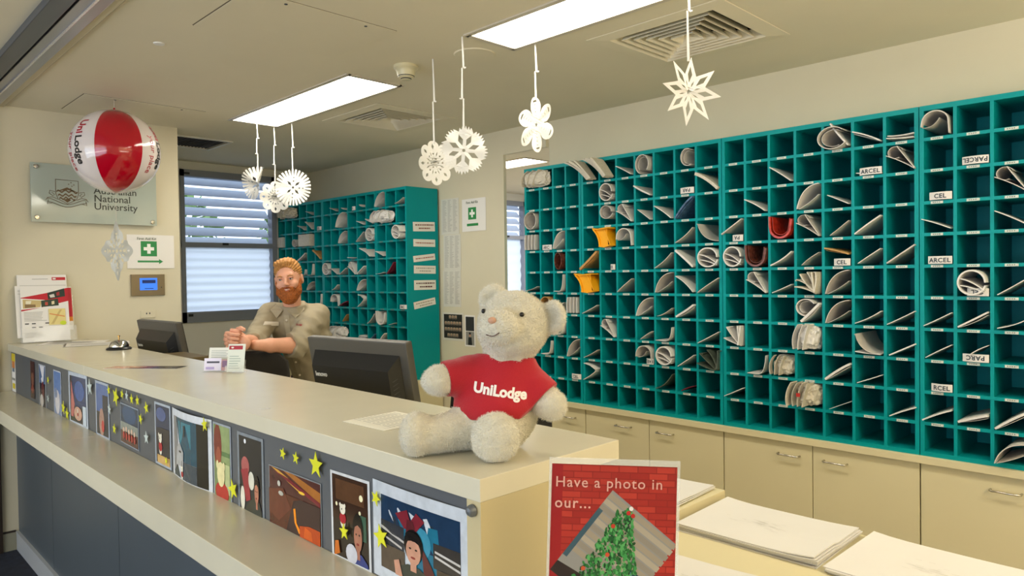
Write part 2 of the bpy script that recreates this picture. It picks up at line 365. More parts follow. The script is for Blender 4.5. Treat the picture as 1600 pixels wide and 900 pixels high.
def diffuser(r, label):
    x0, x1, y0, y1 = r; cx, cy = (x0+x1)/2, (y0+y1)/2; t = thing('air_vent', label, 'air vent', (cx, cy, CZ)); hx, hy = (x1-x0)/2, (y1-y0)/2
    def ring(b, s0, z0, s1, z1, th=.003):
        V = []
        for (s, z) in ((s0, z0), (s1, z1), (s1, z1+th), (s0, z0+th)): V += [(-s*hx, -s*hy, z), (s*hx, -s*hy, z), (s*hx, s*hy, z), (-s*hx, s*hy, z)]
        Fs = []
        for k in range(4):
            for j in range(4): Fs.append((k*4+j, k*4+(j+1) % 4, ((k+1) % 4)*4+(j+1) % 4, ((k+1) % 4)*4+j))
        b.add(V, Fs)
    b = MB(); ring(b, 1.04, -.004, .80, -.008); b.build('frame', M_ceil, t)
    b = MB(); s = .80
    for i in range(6): ring(b, s, -.008, s-.075, .028, .002); s -= .125
    b.build('blades', M_ceil, t)
    b = MB(); b.box(-hx, hx, -hy, hy, .10, .12); b.box(-hx, hx, -hy, -hy+.01, 0.01, .1); b.box(-hx, hx, hy-.01, hy, 0.01, .1); b.box(-hx, -hx+.01, -hy, hy, .01, .1); b.box(hx-.01, hx, -hy, hy, .01, .1); b.build('plenum', mat('vent_dark', '15120D', .9), t)
diffuser(VENTS[0], 'square slatted ceiling vent beside the lit panel with three snowflakes')
diffuser(VENTS[1], 'large square slatted ceiling vent above the teal mail racks')
t = thing('ceiling_grille', 'dark rectangular ceiling grille with white frame above the window', 'air vent', (0, 0, CZ)); x0, x1, y0, y1 = GRILLE
b = MB()
for q in ((x0-.01, x1+.01, y0-.012, y0+.012), (x0-.01, x1+.01, y1-.012, y1+.012), (x0-.012, x0+.012, y0, y1), (x1-.012, x1+.012, y0, y1)): b.box(*q, -.008, .004)
b.build('frame', M_white_wall, t)
b = MB(); b.box(x0, x1, y0, y1, .05, .06); b.build('backing', mat('vent_dark', '15120D', .9), t)
b = MB()
for i in range(1, 16): y = y0+(y1-y0)*i/16; b.box(x0, x1, y-.0035, y+.0035, .0, .02)
b.build('slats', mat('grille_brown', '3A3228', .6), t)
def hatch(x0, x1, y0, y1, label):
    t = thing('ceiling_access_panel', label, 'access panel', (0, 0, CZ))
    b = MB(); b.box(x0, x1, y0, y1, -.0025, 0); b.build('panel', M_ceil, t)
    b = MB(); b.box(x0-.004, x0-.0005, y0, y1, -.001, 0); b.box(x0, x1, y0-.005, y0-.0005, -.001, 0); b.box(x1+.0005, x1+.0025, y0, y1, -.001, 0); b.box(x0, x1, y1+.0005, y1+.002, -.001, 0); b.build('joint', mat('hatch_gap', '6A5F48', .8), t)
    b = MB(); b.lathe([(0, -.004), (.006, -.004), (.006, 0)], 10, Matrix.Translation((x1-.03, y0+.15, 0))); b.lathe([(0, -.004), (.006, -.004), (.006, 0)], 10, Matrix.Translation((x1-.03, y1-.12, 0))); b.build('lock', M_dark, t)
hatch(-2.745, -2.285, 1.065, 1.66, 'flush ceiling access panel between the counter and the lit panels')
hatch(-4.56, -4.12, 1.045, 1.655, 'flush ceiling access panel above the red and white ball')
t = thing('smoke_detector', 'round cream smoke detector on the ceiling beside the lit panel', 'smoke detector', (-2.637, 1.965, CZ))
b = MB(); b.lathe([(.055, 0), (.056, -.012), (.045, -.022), (.044, -.03)], 32); autosmooth(b.build('base', mat('cream_plastic', 'CFC6A4', .35), t))
b = MB(); b.lathe([(.043, -.030), (.036, -.052), (.024, -.058), (.022, -.064), (0, -.066)], 32); autosmooth(b.build('sensor_dome', mat('cream_plastic', 'CFC6A4', .35), t))
b = MB(); b.lathe([(.0375, -.046), (.0385, -.048), (.0355, -.051)], 32); b.lathe([(.0245, -.0575), (.0255, -.059), (.0225, -.062)], 32); b.build('vent_ring', M_dark, t)
t = thing('sprinkler_cover', 'tiny flat cover on the ceiling near the shutter rail', 'ceiling fitting', (-3.05, 1.045, CZ)); b = MB(); b.lathe([(0, -.006), (.02, -.004), (.022, 0)], 20); b.build('cap', M_white_wall, t)
t = thing('ceiling_speaker', 'flat round cream disc on the ceiling above the paper snowflakes', 'ceiling fitting', (-2.30, 2.08, CZ)); b = MB(); b.lathe([(0, -.004), (.085, -.004), (.09, 0)], 36); b.build('cap', M_ceil, t)

# ------------------------------------------------------------------ counter
ctr = thing('reception_counter', 'long cream and grey reception counter with a lower front ledge', 'counter', (-2.78, .98, 0)); OFF = Matrix.Translation((2.78, -.98, 0))
def part(name, m, boxes, parent=ctr, M=OFF, bv=0.0):
    b = MB()
    for q in boxes: b.box(*q, M=M, bv=bv)
    return b.build(name, m, parent)
part('countertop', M_top, [(-4.678, -3.2005, .785, 1.165, 1.088, 1.127), (-3.2, -.87, .785, 1.165, 1.088, 1.127)], bv=.0015)
part('front_panel', M_grey, [(-4.678, -3.301, .80, .82, .869, 1.088), (-3.299, -1.999, .80, .82, .869, 1.088), (-1.997, -.905, .80, .82, .869, 1.088)])
part('end_panel', mat('warm_cream_laminate', 'C0B28A', .45), [(-.905, -.8705, .786, .985, 0, 1.088)])
part('ledge', M_top, [(-4.678, -3.0605, .638, .80, .805, .869), (-3.06, -.45, .638, .80, .805, .869), (-.868, -.45, .80, 1.06, .805, .869)], bv=.0015)
part('lower_panel', M_base, [(-4.664, -3.902, .812, .83, .10, .805), (-3.898, -2.902, .812, .83, .10, .805), (-2.898, -1.902, .812, .83, .10, .805), (-1.898, -.91, .812, .83, .10, .805)])
part('kickboard', mat('satin_grey_strip', 'A9ACB0', .4), [(-4.664, -.91, .80, .83, 0, .096), (-4.664, -.91, .797, .812, .096, .102)])
part('back_panel', M_cab, [(-4.678, -.91, 1.10, 1.12, 0, 1.088)])
b = MB(); b.lathe([(0, .012), (.006, .011), (.010, .006), (.0105, 0)], 20, OFF @ Matrix.Translation((-.888, .7995-.015, 1.072)) @ Matrix.Rotation(PI/2, 4, 'X')); autosmooth(b.build('corner_stud', mat('grey_stud', '70757A', .35, .5), ctr))
# desk behind the counter
dk = thing('desk', 'cream lower work desk running behind and past the counter end', 'desk', (0, 1.6, 0)); DM = Matrix.Translation((0, -1.6, 0))
b = MB(); b.box(-4.60, -1.62, 1.125, 1.40, .66, .69, DM, .002); b.box(-1.60, -1.192, 1.125, 2.18, .66, .69, DM, .002); b.box(-1.19, .9, 1.125, 2.18, .66, .69, DM, .002); b.build('desktop', M_cab, dk)
b = MB(); b.box(-1.60, -1.19, 1.40, 2.18, .69, .732, DM, .002); b.build('raised_top', M_cab, dk)
b = MB(); b.box(-1.6, -1.575, 1.13, 2.16, 0, .66, DM); b.box(.3, .33, 1.13, 2.16, 0, .66, DM); b.box(-4.6, -4.57, 1.13, 1.40, 0, .66, DM); b.build('support', M_cab, dk)

# ------------------------------------------------------------------ base cabinets and pigeonhole racks
def cabinet(x0, x1, y, doors, label, zt=.728, depth=.178, worktop=None):
    t = thing('base_cabinet', label, 'cabinet', ((x0+x1)/2, y, 0)); M = Matrix.Translation((-(x0+x1)/2, -y, 0))
    b = MB(); b.box(x0, x1, y+.02, y+depth, .08, zt-.028, M); b.box(x0, x1, y+.05, y+depth, 0, .08, M); b.build('body', M_cab, t)
    n = len(doors); 
    for i, (hx) in enumerate(doors):
        a = x0+(x1-x0)*i/n+.0018; c = x0+(x1-x0)*(i+1)/n-.0018
        b = MB(); b.box(a, c, y, y+.019, .085, zt-.032, M, .001); d = b.build('door', M_cab, t)
        if hx is not None:
            b = MB(); z = zt-.087; b.tube([(hx-.048, y, z), (hx-.048, y-.018, z), (hx-.042, y-.026, z), (hx+.042, y-.026, z), (hx+.048, y-.018, z), (hx+.048, y, z)], .0042, 8, M)
            h = b.build('handle', M_steel, d, smooth=True)
    return t
cabinet(-3.01, -2.561, 3.12, [-2.68], 'narrow single-door cream base cabinet under the rack nearest the bear')
cabinet(-2.559, -1.709, 3.12, [-2.295, -2.034], 'two-door cream base cabinet directly right of the bear')
cabinet(-1.707, -.860, 3.12, [-1.388, -1.185], 'two-door cream base cabinet behind the paper stacks')
cabinet(-.858, -.008, 3.12, [-.575, -.32], 'cream base cabinet at the right edge, below the last rack')
wt = MB(); wt.box(-3.02, -.006, 3.10, 3.298, .700, .728, bv=.0015); tag(wt.build('worktop', M_cab), 'thin cream worktop strip between the teal racks and the cabinets', 'worktop')
t = cabinet(-5.94, -4.03, 3.0, [-5.4, -5.2, -4.4, -4.2], 'cream base cabinet under the left teal rack', depth=.29)
wt = MB(); wt.box(-5.94, -4.02, 2.985, 3.30, .700, .728, bv=.0015); tag(wt.build('worktop', M_cab), 'cream worktop under the left teal rack behind the man', 'worktop')

ROWS = 11
RACKS = {}
def rack(key, xs, y, depth, z0, z1, label, lt=.012, tagm=None):
    x0, x1 = xs[0], xs[-1]; t = thing('mail_rack', label, 'mail rack', ((x0+x1)/2, y, z0), 0, None); M = Matrix.Translation((-(x0+x1)/2, -y, -z0)); s = .016
    b = MB(); b.box(x0+.0005, x0+s, y, y+depth, z0, z1, M); b.box(x1-s, x1-.0005, y, y+depth, z0, z1, M); b.box(x0+s, x1-s, y, y+depth, z1-.02, z1, M); b.box(x0+s, x1-s, y, y+depth, z0, z0+.018, M); b.box(x0+s, x1-s, y+depth-.008, y+depth, z0+.018, z1-.02, M)
    b.build('carcass', M_teal, t)
    zs = [z1-.006-(z1-z0-.012)*i/ROWS for i in range(ROWS+1)]; th = .006
    for x in xs[1:-1]: b = MB(); b.box(x-th, x+th, y+.001, y+depth-.009, z0+.018, z1-.02, M); b.build('divider', M_teal, t)
    for z in zs[1:-1]: b = MB(); b.box(x0+s, x1-s, y+.0004, y+depth-.009, z-.0075, z+.0055, M); b.build('shelf', M_teal, t)
    for r in range(1, ROWS):
        for i in range(len(xs)-1):
            cx = (xs[i]+xs[i+1])/2 + (.003 if tagm else 0); z = zs[r]-.001
            b = MB(); b.box(cx-.021, cx+.021, y-.0018, y+.0004, z-.0055, z+.0045, M); b.mi = 1
            for j in range(4): b.box(cx-.014+j*.007, cx-.010+j*.007, y-.0021, y-.0018, z-.002, z+.0015, M)
            b.build('name_tag', [tagm or M_tag, mat('tag_ink', '5A6A68', .6)], t)
    RACKS[key] = (xs, zs, y, depth)
    return t
lin = lambda a, c, n: [a+(c-a)*i/n for i in range(n+1)]
rack('A', [-3.018, -2.893, -2.787, -2.690, -2.577], 3.12, .315, .728, 2.100, 'narrow four-column teal pigeonhole rack just right of the doorway gap')
rack('B', [-2.575, -2.445, -2.330, -2.210, -2.091, -1.968, -1.846, -1.709], 3.12, .315, .728, 2.100, 'wide teal pigeonhole rack with the two yellow envelopes')
rack('C', [-1.707, -1.590, -1.474, -1.354, -1.233, -1.110, -.986, -.861], 3.12, .315, .728, 2.100, 'wide teal pigeonhole rack with the red magazine')
rack('D', [-.859, -.737, -.618, -.497, -.376, -.254, -.132, -.010], 3.12, .315, .728, 2.100, 'teal pigeonhole rack cut off by the right edge')
FT = mat('dull_name_tag', '4E8580', .5, vary=.3, vscale=60)
rack('E', lin(-5.935, -5.182, 6), 3.0, .28, .728, 2.092, 'teal pigeonhole rack partly hidden behind the man and the window frame', tagm=FT)
rack('F', lin(-5.180, -4.426, 6), 3.0, .28, .728, 2.092, 'six-column teal pigeonhole rack right of the man', tagm=FT)
rack('G', lin(-4.424, -4.048, 3), 3.0, .28, .728, 2.092, 'three-column teal pigeonhole rack whose end carries the paper notices', tagm=FT)
RNAME = {'A': 'narrow right-hand rack', 'B': 'yellow-envelope rack', 'C': 'red-magazine rack', 'D': 'rightmost rack', 'E': 'rack behind the man', 'F': 'six-column left rack', 'G': 'three-column left rack'}
ORD = ['', 'one', 'two', 'three', 'four', 'five', 'six', 'seven', 'eight', 'nine', 'ten', 'eleven']

# ------------------------------------------------------------------ mail, one object per item
def sheet(b, prof, X, Z, y0, y1, th, dx=0, dz=0, ny=4, cut=0):
    """prof: polyline of (u,v) in cell fractions; swept from y0 (front) to y1; th = thickness"""
    P = [Vector((X[0]+u*(X[1]-X[0]), 0, Z[0]+v*(Z[1]-Z[0]))) for u, v in prof]; n = len(P); V = []; Fs = []
    N = []
    for i in range(n):
        t = (P[min(i+1, n-1)]-P[max(i-1, 0)]).normalized(); N.append(Vector((-t.z, 0, t.x))*th/2)
    for j in range(ny+1):
        f = j/ny
        for side in (1, -1):
            for i in range(n):
                yy = y0+cut*(i/(n-1)-.5); y = yy+(y1-yy)*f
                V.append(P[i]+side*N[i]+Vector((dx*(1-f)**2, y, dz*(1-f)**2)))
    m = 2*n
    for j in range(ny):
        for i in range(n-1):
            a = j*m+i; Fs.append((a, a+1, a+m+1, a+m)); a += n; Fs.append((a, a+m, a+m+1, a+1))
        for i in (0, n-1):
            a = j*m+i; q = (a, a+m, a+m+n, a+n); Fs.append(q if i == 0 else q[::-1])
    for j in (0, ny):
        for i in range(n-1):
            a = j*m+i; q = (a, a+n, a+n+1, a+1); Fs.append(q if j == 0 else q[::-1])
    b.add(V, Fs)
def arc(cx, cy, rx, ry, a0, a1, n=14): return [(cx+rx*math.cos(math.radians(a0+(a1-a0)*i/n)), cy+ry*math.sin(math.radians(a0+(a1-a0)*i/n))) for i in range(n+1)]
def bez(p, q, r, n=8): return [((1-t)**2*p[0]+2*t*(1-t)*q[0]+t*t*r[0], (1-t)**2*p[1]+2*t*(1-t)*q[1]+t*t*r[1]) for t in [i/n for i in range(n+1)]]
MC = {'w': (M_paper, 'white'), 'g': (M_paper2, 'grey'), 'n': (M_news, 'newsprint'), 'y': (M_yel, 'yellow'), 'k': (M_kraft, 'brown'), 'r': (M_redm, 'red'), 'b': (M_brownm, 'brown glossy'), 'u': (M_bluem, 'blue'), 'm': (M_maroon, 'dark red'), 'd': (mat('dark_green_magazine', '4A5348', .4, vary=.3, vscale=60), 'dark green')}
def mail(rk, row, col, kind, c='w', *a, desc=None, o=.018, grp=None):
    xs, zs, y, dep = RACKS[rk]; X = (xs[col-1]+.009, xs[col]-.009); Z = (zs[row]+.007, zs[row-1]-.009)
    if row == ROWS: Z = (.728+.020, Z[1])
    r = random.Random(row*100+col*7+ord(rk)); b = MB(); m, cn = MC[c]; y0 = y-o; y1 = y+min(dep, .24)-.03; name = 'envelope'; d = 'envelope'
    if kind == '/':      # leaning, low on the left
        v0, v1 = a[0], a[1]; th = a[2] if len(a) > 2 else .0018; bow = a[3] if len(a) > 3 else -.05; u0 = a[4] if len(a) > 4 else .03
        sheet(b, bez((u0, v0+.03), (.55, (v0+v1)/2+bow), (.985, v1)), X, Z, y0, y1, th)
        if th > .005: sheet(b, bez((u0+.06, v0+.02), (.6, (v0+v1)/2+bow-.12), (.97, v1-.10)), X, Z, y0+.008, y1, .0015)
        d = 'thin envelope leaning on the right side' if th < .004 else 'thick envelope leaning on the right side'
    elif kind == '\\':   # leaning, high on the left, low on the right
        v0, v1 = a[0], a[1]; th = a[2] if len(a) > 2 else .0018; bow = a[3] if len(a) > 3 else .03; u0 = a[4] if len(a) > 4 else .02
        sheet(b, bez((u0, v0), (.5, (v0+v1)/2+bow), (.97, v1+.03)), X, Z, y0, y1, th)
        if th > .004: sheet(b, bez((u0+.03, v0-.08), (.5, (v0+v1)/2+bow-.1), (.93, v1+.03)), X, Z, y0+.01, y1, .0015)
        d = 'thin envelope sloping down to the right' if th < .004 else 'thick envelope sloping down to the right'
    elif kind == 'O':    # rolled magazine: cx, cy, rx, ry, start, sweep
        cx, cy, rx, ry, s0, s1 = a[:6]
        sheet(b, arc(cx, cy, rx, ry, s0, s1, 22), X, Z, y0, y1, .0035, cut=.012)
        sheet(b, arc(cx+.02, cy, rx*.8, ry*.78, s0+15, s1-30, 18), X, Z, y0+.012, y1, .0015)
        name = 'rolled_magazine'; d = 'rolled magazine showing its open end'
    elif kind == 'A':    # arched sheet
        sheet(b, [(.03, .35)]+arc(.48, .5, .42, .38, 170, 10, 14)+[(.93, .04)], X, Z, y0, y1, .004, cut=.01)
        sheet(b, bez((.05, .33), (.4, .25), (.62, .62)), X, Z, y0+.005, y1, .0012); name = 'magazine'; d = 'magazine bent into an arch'
    elif kind == 'U':    # bent into a U
        sheet(b, [(.02, .95), (.02, .6)]+arc(.48, .5, .45, .44, 200, 340, 14)+[(.97, .8)], X, Z, y0, y1, .009, cut=.006)
        sheet(b, [(.12, .92)]+arc(.5, .52, .36, .34, 190, 330, 10)+[(.9, .85)], X, Z, y0+.006, y1, .002); name = 'magazine'; d = 'glossy magazine bent into a U'
    elif kind == 'J':    # lies on the floor and climbs the right side
        h = a[0]; sheet(b, [(.05, .05), (.4, .04)]+bez((.6, .04), (.92, .06), (.96, h)), X, Z, y0, y1, .0025); d = 'sheet curling up the right side'; name = 'letter'
    elif kind == '(':    # sheet standing, bowed to the left
        h = a[0]; sheet(b, bez((.95, .97*h), (.25, .9*h), (.08, .04), 12), X, Z, y0, y1, .003, cut=-.01); sheet(b, bez((.97, .55*h), (.6, .25*h), (.12, .03), 8), X, Z, y0+.006, y1, .0015); name = 'magazine'; d = 'magazine curved against the right side'
    elif kind == ')':    # convex face
        sheet(b, [(.08, a[0]*.95)]+bez((.12, .9*a[0]), (.25, .1), (.95, .05), 10), X, Z, y0, y1, .002, cut=.02); name = 'letter'; d = 'sheet draped along the slot'
    elif kind == '>':
        sheet(b, [(.1, .9), (.5, .82), (.85, .62), (.8, .5), (.5, .28), (.06, .04)], X, Z, y0, y1, .003); name = 'letter'; d = 'folded letter bent to a point'
    elif kind == '|':
        for k in range(4): sheet(b, bez((.08+k*.22, .05), (.0+k*.24, .5), (.12+k*.22, .88)), X, Z, y0+k*.003, y1, .004)
        name = 'letter_bundle'; d = 'bundle of upright folded letters'
    elif kind == 'V':    # roll plus steep sheet
        sheet(b, bez((.02, .62), (.5, .42), (.98, .06)), X, Z, y0, y1, .003); sheet(b, bez((.38, .95), (.6, .6), (.98, .08)), X, Z, y0+.004, y1, .003)
        sheet(b, arc(.32, .72, .26, .22, 20, 300, 14), X, Z, y0+.008, y1, .0015); name = 'magazine'; d = 'folded magazine opening to the left'
    elif kind == 'L':    # flat lying stack
        for k in range(a[0]): sheet(b, bez((.03+.02*k, .08+.09*k+.04), (.5, .06+.09*k), (.95, .06+.1*k+.05*(k % 2))), X, Z, y0+.006*k, y1, .0035)
        name = 'letter_stack'; d = 'small stack of letters lying flat'
    elif kind == 'K':    # stuffed bundle: number of leaves, width in cells, protrusion
        nl = a[0]; wd = a[1] if len(a) > 1 else 1.0
        if wd > 1.2: Xw = (X[0], xs[col-1+int(round(wd))]-.009)
        else: Xw = X
        for k in range(nl):
            f = k/(nl-1); an = math.radians(18+f*100+r.uniform(-5, 5)); ln = min(.86/max(.15, math.cos(an)) if an < PI/2 else 9, .84/max(.05, math.sin(an)), 1.0); ex, ey = .90-ln*math.cos(an)*.98, .07+ln*math.sin(an)
            ex = min(max(ex, .02), .95); bw_ = r.uniform(-.16, .2)
            sheet(b, bez((.92-.02*k/nl, .05+.01*k), ((.92+ex)/2+bw_*.5, (.05+ey)/2+bw_), (ex, ey), 8), Xw, Z, y0-.014*r.random(), y+min(dep, .24)-.04, .003+.005*r.random(), dx=-.006*r.random(), cut=r.uniform(-.02, .02))
            if k % 3 == 1: sheet(b, arc(ex+.02, ey-.05, .06, .05, 20, 200, 6), Xw, Z, y0, y+min(dep, .24)-.04, .003)
        name = 'mail_bundle'; d = 'stuffed bundle of folded mail'
    elif kind == 'Z':    # crumpled paper lump: width in cells, height, protrusion
        wd = a[0] if a else 1.0; hz = a[1] if len(a) > 1 else .95
        X2 = (X[0]-.004, xs[col-1+int(round(wd))]-.004) if wd > 1.2 else (X[0]-.004, X[1]+.002)
        bm = bmesh.new(); bmesh.ops.create_icosphere(bm, subdivisions=4, radius=1); cx, cz = (X2[0]+X2[1])/2, Z[0]+(Z[1]-Z[0])*hz*.52; sd_ = Vector((row*3.1, col*1.7, ord(rk)))
        for v in bm.verts:
            p = v.co.copy(); c = noise.cell(p*1.9+sd_); n1 = noise.ridged_multi_fractal(p*1.5+sd_, 1.0, 2.0, 3, 1.0, 2.0)-1.2; n2 = abs(noise.noise(p*4+sd_)); s_ = 1+.16*n1-.22*n2
            q = Vector((math.copysign(abs(p.x)**.62, p.x), p.y, math.copysign(abs(p.z)**.62, p.z)))*s_
            yy = y+.045+q.y*(.045+o) if (wd <= 1.2) else y-.001+min(q.y, 0)*(o+.012)+max(q.y, 0)*.002
            v.co = Vector((cx+max(-1.12, min(1.12, q.x))*(X2[1]-X2[0])*.47, yy, cz+max(-1.08, min(1.08, q.z))*(Z[1]-Z[0])*hz*.49))
        bm.verts.index_update(); b.add([v.co.copy() for v in bm.verts], [[v.index for v in f.verts] for f in bm.faces]); bm.free()
        for k in range(3): sheet(b, bez((.1+.2*k, .1), (-.05+.3*k, .6), (.25+.22*k, 1.0*hz)), X2, Z, y-o-.012-.004*k, y-.002, .002, cut=.01)
        name = 'mail_bundle'; d = 'crumpled paper bundle'
    elif kind == 'T':    # tall fan of newspapers poking out at the top
        nl = a[0]; wd = a[1] if len(a) > 1 else 1.0; X2 = (X[0], X[0]+(X[1]-X[0])*1.0)
        for k in range(nl):
            f = k/max(1, nl-1); sheet(b, bez((-.62+f*.80, 1.04-.02*k), (.05+f*.35, .78), (.60+f*.34, .05), 8), X2, Z, y0-.025-.010*k, y-.006, .009+.004*(k % 2), cut=.03)
        name = 'newspaper'; d = 'folded newspapers poking out at a slant'
    elif kind == 'Q':    # rounded block like a wrapped parcel
        sheet(b, arc(.5, .48, .44, .42, 0, 345, 24), X, Z, y0, y1, .006, cut=.01); sheet(b, bez((.1, .62), (.5, .55), (.9, .2)), X, Z, y0+.004, y1, .004); sheet(b, bez((.12, .38), (.5, .32), (.88, .14)), X, Z, y0+.008, y1, .004)
        name = 'rolled_magazine'; d = 'thick rolled magazine filling the slot'
    elif kind == 'Y':    # padded envelope folded, poking out
        sheet(b, [(-.28, .96), (.1, .90), (.5, .93), (.93, .95)], X, Z, y0-.02, y1, .006, cut=-.012)
        sheet(b, bez((-.15, .90), (.25, .55), (.22, .05), 8), X, Z, y0-.018, y-.004, .007, cut=.01)
        sheet(b, [(.22, .05), (.6, .0), (.97, .08)], X, Z, y0-.02, y-.003, .006); sheet(b, bez((.97, .06), (.8, .5), (.55, .90)), X, Z, y0-.012, y1, .005)
        b.poly([(X[0]-.01, Z[1]-.012), (X[0]+.022, Z[0]+.004), (X[1]-.02, Z[0]+.002), (X[1]-.028, Z[1]-.010)], .003, Matrix.Translation((0, y0-.004, 0))); name = 'padded_envelope'; d = 'padded envelope bulging out'
    elif kind == 'X':
        b.box(X[0]+.002, X[0]+a[0], y-.02, y+dep-.04, Z[0]+.001, Z[0]+a[1], bv=.004); name = 'parcel_box'; d = 'small cardboard box'
    elif kind == 'P':    # curled strip with lettering: text, u0, rise
        tx, u0 = a[0], a[1]; flip = len(a) > 2 and a[2]
        hh = .030; n = 14; pts = []
        for i in range(n+1):
            u = u0+(1.0-u0)*i/n; yy = y-.004+.012*math.sin((u-u0)/(1-u0)*PI*.9)*-1+.004; pts.append((X[0]+u*(X[1]-X[0]), yy))
        V = []; Fs = []
        for (px, py) in pts: V += [(px, py, Z[0]+.0005), (px, py, Z[0]+hh), (px, py+.0012, Z[0]+hh), (px, py+.0012, Z[0]+.0005)]
        for i in range(n):
            for k in range(4): Fs.append((4*i+k, 4*i+(k+1) % 4, 4*i+4+(k+1) % 4, 4*i+4+k))
        Fs += [(0, 3, 2, 1), (4*n, 4*n+1, 4*n+2, 4*n+3)]
        b.add([v for v in V], [f[::-1] for f in Fs])
        t = b.build('parcel_notice', M_paper); 
        TV, TF = text_geo(tx, .0235, bold=.0006, align='CENTER', depth=.0001, space=1.08)
        wx = max(v.x for v in TV)-min(v.x for v in TV); cx0 = (pts[0][0]+pts[-1][0])/2; sc_ = min(1, (pts[-1][0]-pts[0][0])*.93/max(wx, 1e-3)); W = []
        for v in TV:
            x = v.x*sc_; zz = v.y+.0065
            if flip: x = -x; zz = hh-zz
            px = cx0+x; f = min(max((px-pts[0][0])/(pts[-1][0]-pts[0][0]), 0), 1); yy = y-.012*math.sin(f*PI*.9)-.0006-v.z
            W.append((px, yy, Z[0]+zz))
        o_ = mesh_from('lettering', W, TF, mat('dark_ink', '20303C', .6), t)
        return tag(t, 'white curled strip lettered %s in row %s column %s, %s' % (tx, ORD[row], ORD[col], RNAME[rk]), 'parcel notice', 'parcel notices in the pigeonholes')
    t = b.build(name, m)
    if kind in 'OAUQ(K)TY': t.data.polygons.foreach_set('use_smooth', [True]*len(t.data.polygons)); t.data.set_sharp_from_angle(angle=math.radians(40))
    d = desc or d
    return tag(t, '%s %s, row %s column %s, %s' % (cn, d, ORD[row], ORD[col], RNAME[rk]), 'mail', 'mail in the pigeonholes')
L = mail
# rack A
L('A', 1, 1, 'Z', 'n', 2.0, .95, desc='crumpled newspaper bundle', o=.03)
L('A', 3, 1, 'O', 'g', .48, .50, .42, .46, 80, 420); L('A', 4, 1, '|', 'w', desc='scraps of upright letters'); L('A', 4, 2, 'P', 'w', 'ARC', .12)
L('A', 4, 3, '(', 'w', 1.0); L('A', 5, 3, 'O', 'b', .5, .52, .36, .44, -60, 290); L('A', 6, 1, '/', 'g', .02, .3); L('A', 6, 3, 'J', 'w', .95)
L('A', 7, 2, 'A', 'k', desc='brown envelope bent into an arch'); L('A', 7, 3, '/', 'g', .05, .6); L('A', 7, 4, '|', 'w'); L('A', 8, 3, 'J', 'w', .97)
L('A', 9, 2, 'J', 'w', .8); L('A', 9, 4, '(', 'g', 1.0); L('A', 10, 4, 'P', 'w', 'CEL', .25)
# rack B
L('B', 1, 1, 'T', 'n', 3, desc='slanting folded newspapers poking out', o=.03); L('B', 1, 2, 'T', 'n', 4, desc='fat folded newspapers poking out', o=.04)
L('B', 1, 3, '\\', 'w', .55, .05, .004, .05); L('B', 1, 4, 'O', 'g', .5, .46, .42, .46, -40, 250); L('B', 1, 6, 'O', 'g', .72, .50, .34, .38, 60, 300)
L('B', 2, 2, 'Q', 'g'); L('B', 2, 4, '\\', 'w', .62, .08, .006, -.02, -.05, desc='glossy leaflet sloping down to the right'); L('B', 2, 6, 'P', 'w', 'PAR', .25, 1); L('B', 2, 7, '\\', 'n', .85, .05, .014, .15, -.04, desc='thick folded newspaper sloping down')
L('B', 3, 2, 'O', 'g', .5, .62, .42, .32, 0, 350); L('B', 3, 3, 'V', 'w'); L('B', 3, 4, '\\', 'w', .6, .05, .0025, .08, .2); L('B', 3, 5, '\\', 'w', .7, .05, .004, .10); L('B', 3, 6, '/', 'u', .02, .98, .008, .25)
L('B', 4, 2, 'Y', 'y', desc='padded envelope, upper of the two', o=.03); L('B', 4, 3, 'A', 'w'); L('B', 4, 6, '/', 'g', .03, .72, .003, -.1); L('B', 4, 7, ')', 'g', .9, desc='pale sheet draped along the slot')
L('B', 5, 1, '/', 'k', .03, .95, .012, .05, -.1, desc='pale brown padded bundle'); L('B', 5, 2, 'P', 'w', 'EL', .65); L('B', 5, 5, '/', 'g', .02, .75, .003, -.1); L('B', 5, 6, '\\', 'w', .85, .05, .010, .05); L('B', 5, 7, 'Q', 'w')
L('B', 6, 1, 'Y', 'y', desc='padded envelope, lower of the two', o=.03); L('B', 6, 3, '/', 'g', .02, .7, .003, .08); L('B', 6, 5, '(', 'g', 1.0); L('B', 6, 6, '\\', 'w', .8, .04, .004, .18); L('B', 6, 7, '/', 'g', .02, .7, .003, .08)
L('B', 7, 1, '/', 'g', .02, .5, .003, .0); L('B', 7, 4, '(', 'w', .95); L('B', 7, 5, '/', 'g', .02, .45, .002, -.1, .15); L('B', 7, 6, '/', 'w', .03, .62, .009, .0)
L('B', 8, 2, 'V', 'w', desc='folded letters opening to the left'); L('B', 8, 4, '/', 'w', .02, .45, .002, 0, .3); L('B', 8, 5, 'J', 'w', .7); L('B', 8, 7, '/', 'w', .02, .6, .003, .03)
L('B', 9, 1, '/', 'g', .02, .5, .002, -.03, .1); L('B', 9, 4, 'A', 'g'); L('B', 9, 4, 'P', 'w', 'PARC', .55, 1); L('B', 9, 5, 'Q', 'w'); L('B', 9, 6, '/', 'w', .02, .62, .003, .0, .1); L('B', 9, 7, 'K', 'd', 5, desc='stuffed bundle of dark magazines')
L('B', 10, 1, '>', 'w'); L('B', 10, 5, '/', 'd', .02, .8, .004, -.25); L('B', 10, 6, '/', 'm', .04, .35, .004, .05, .3, desc='pink and white card')
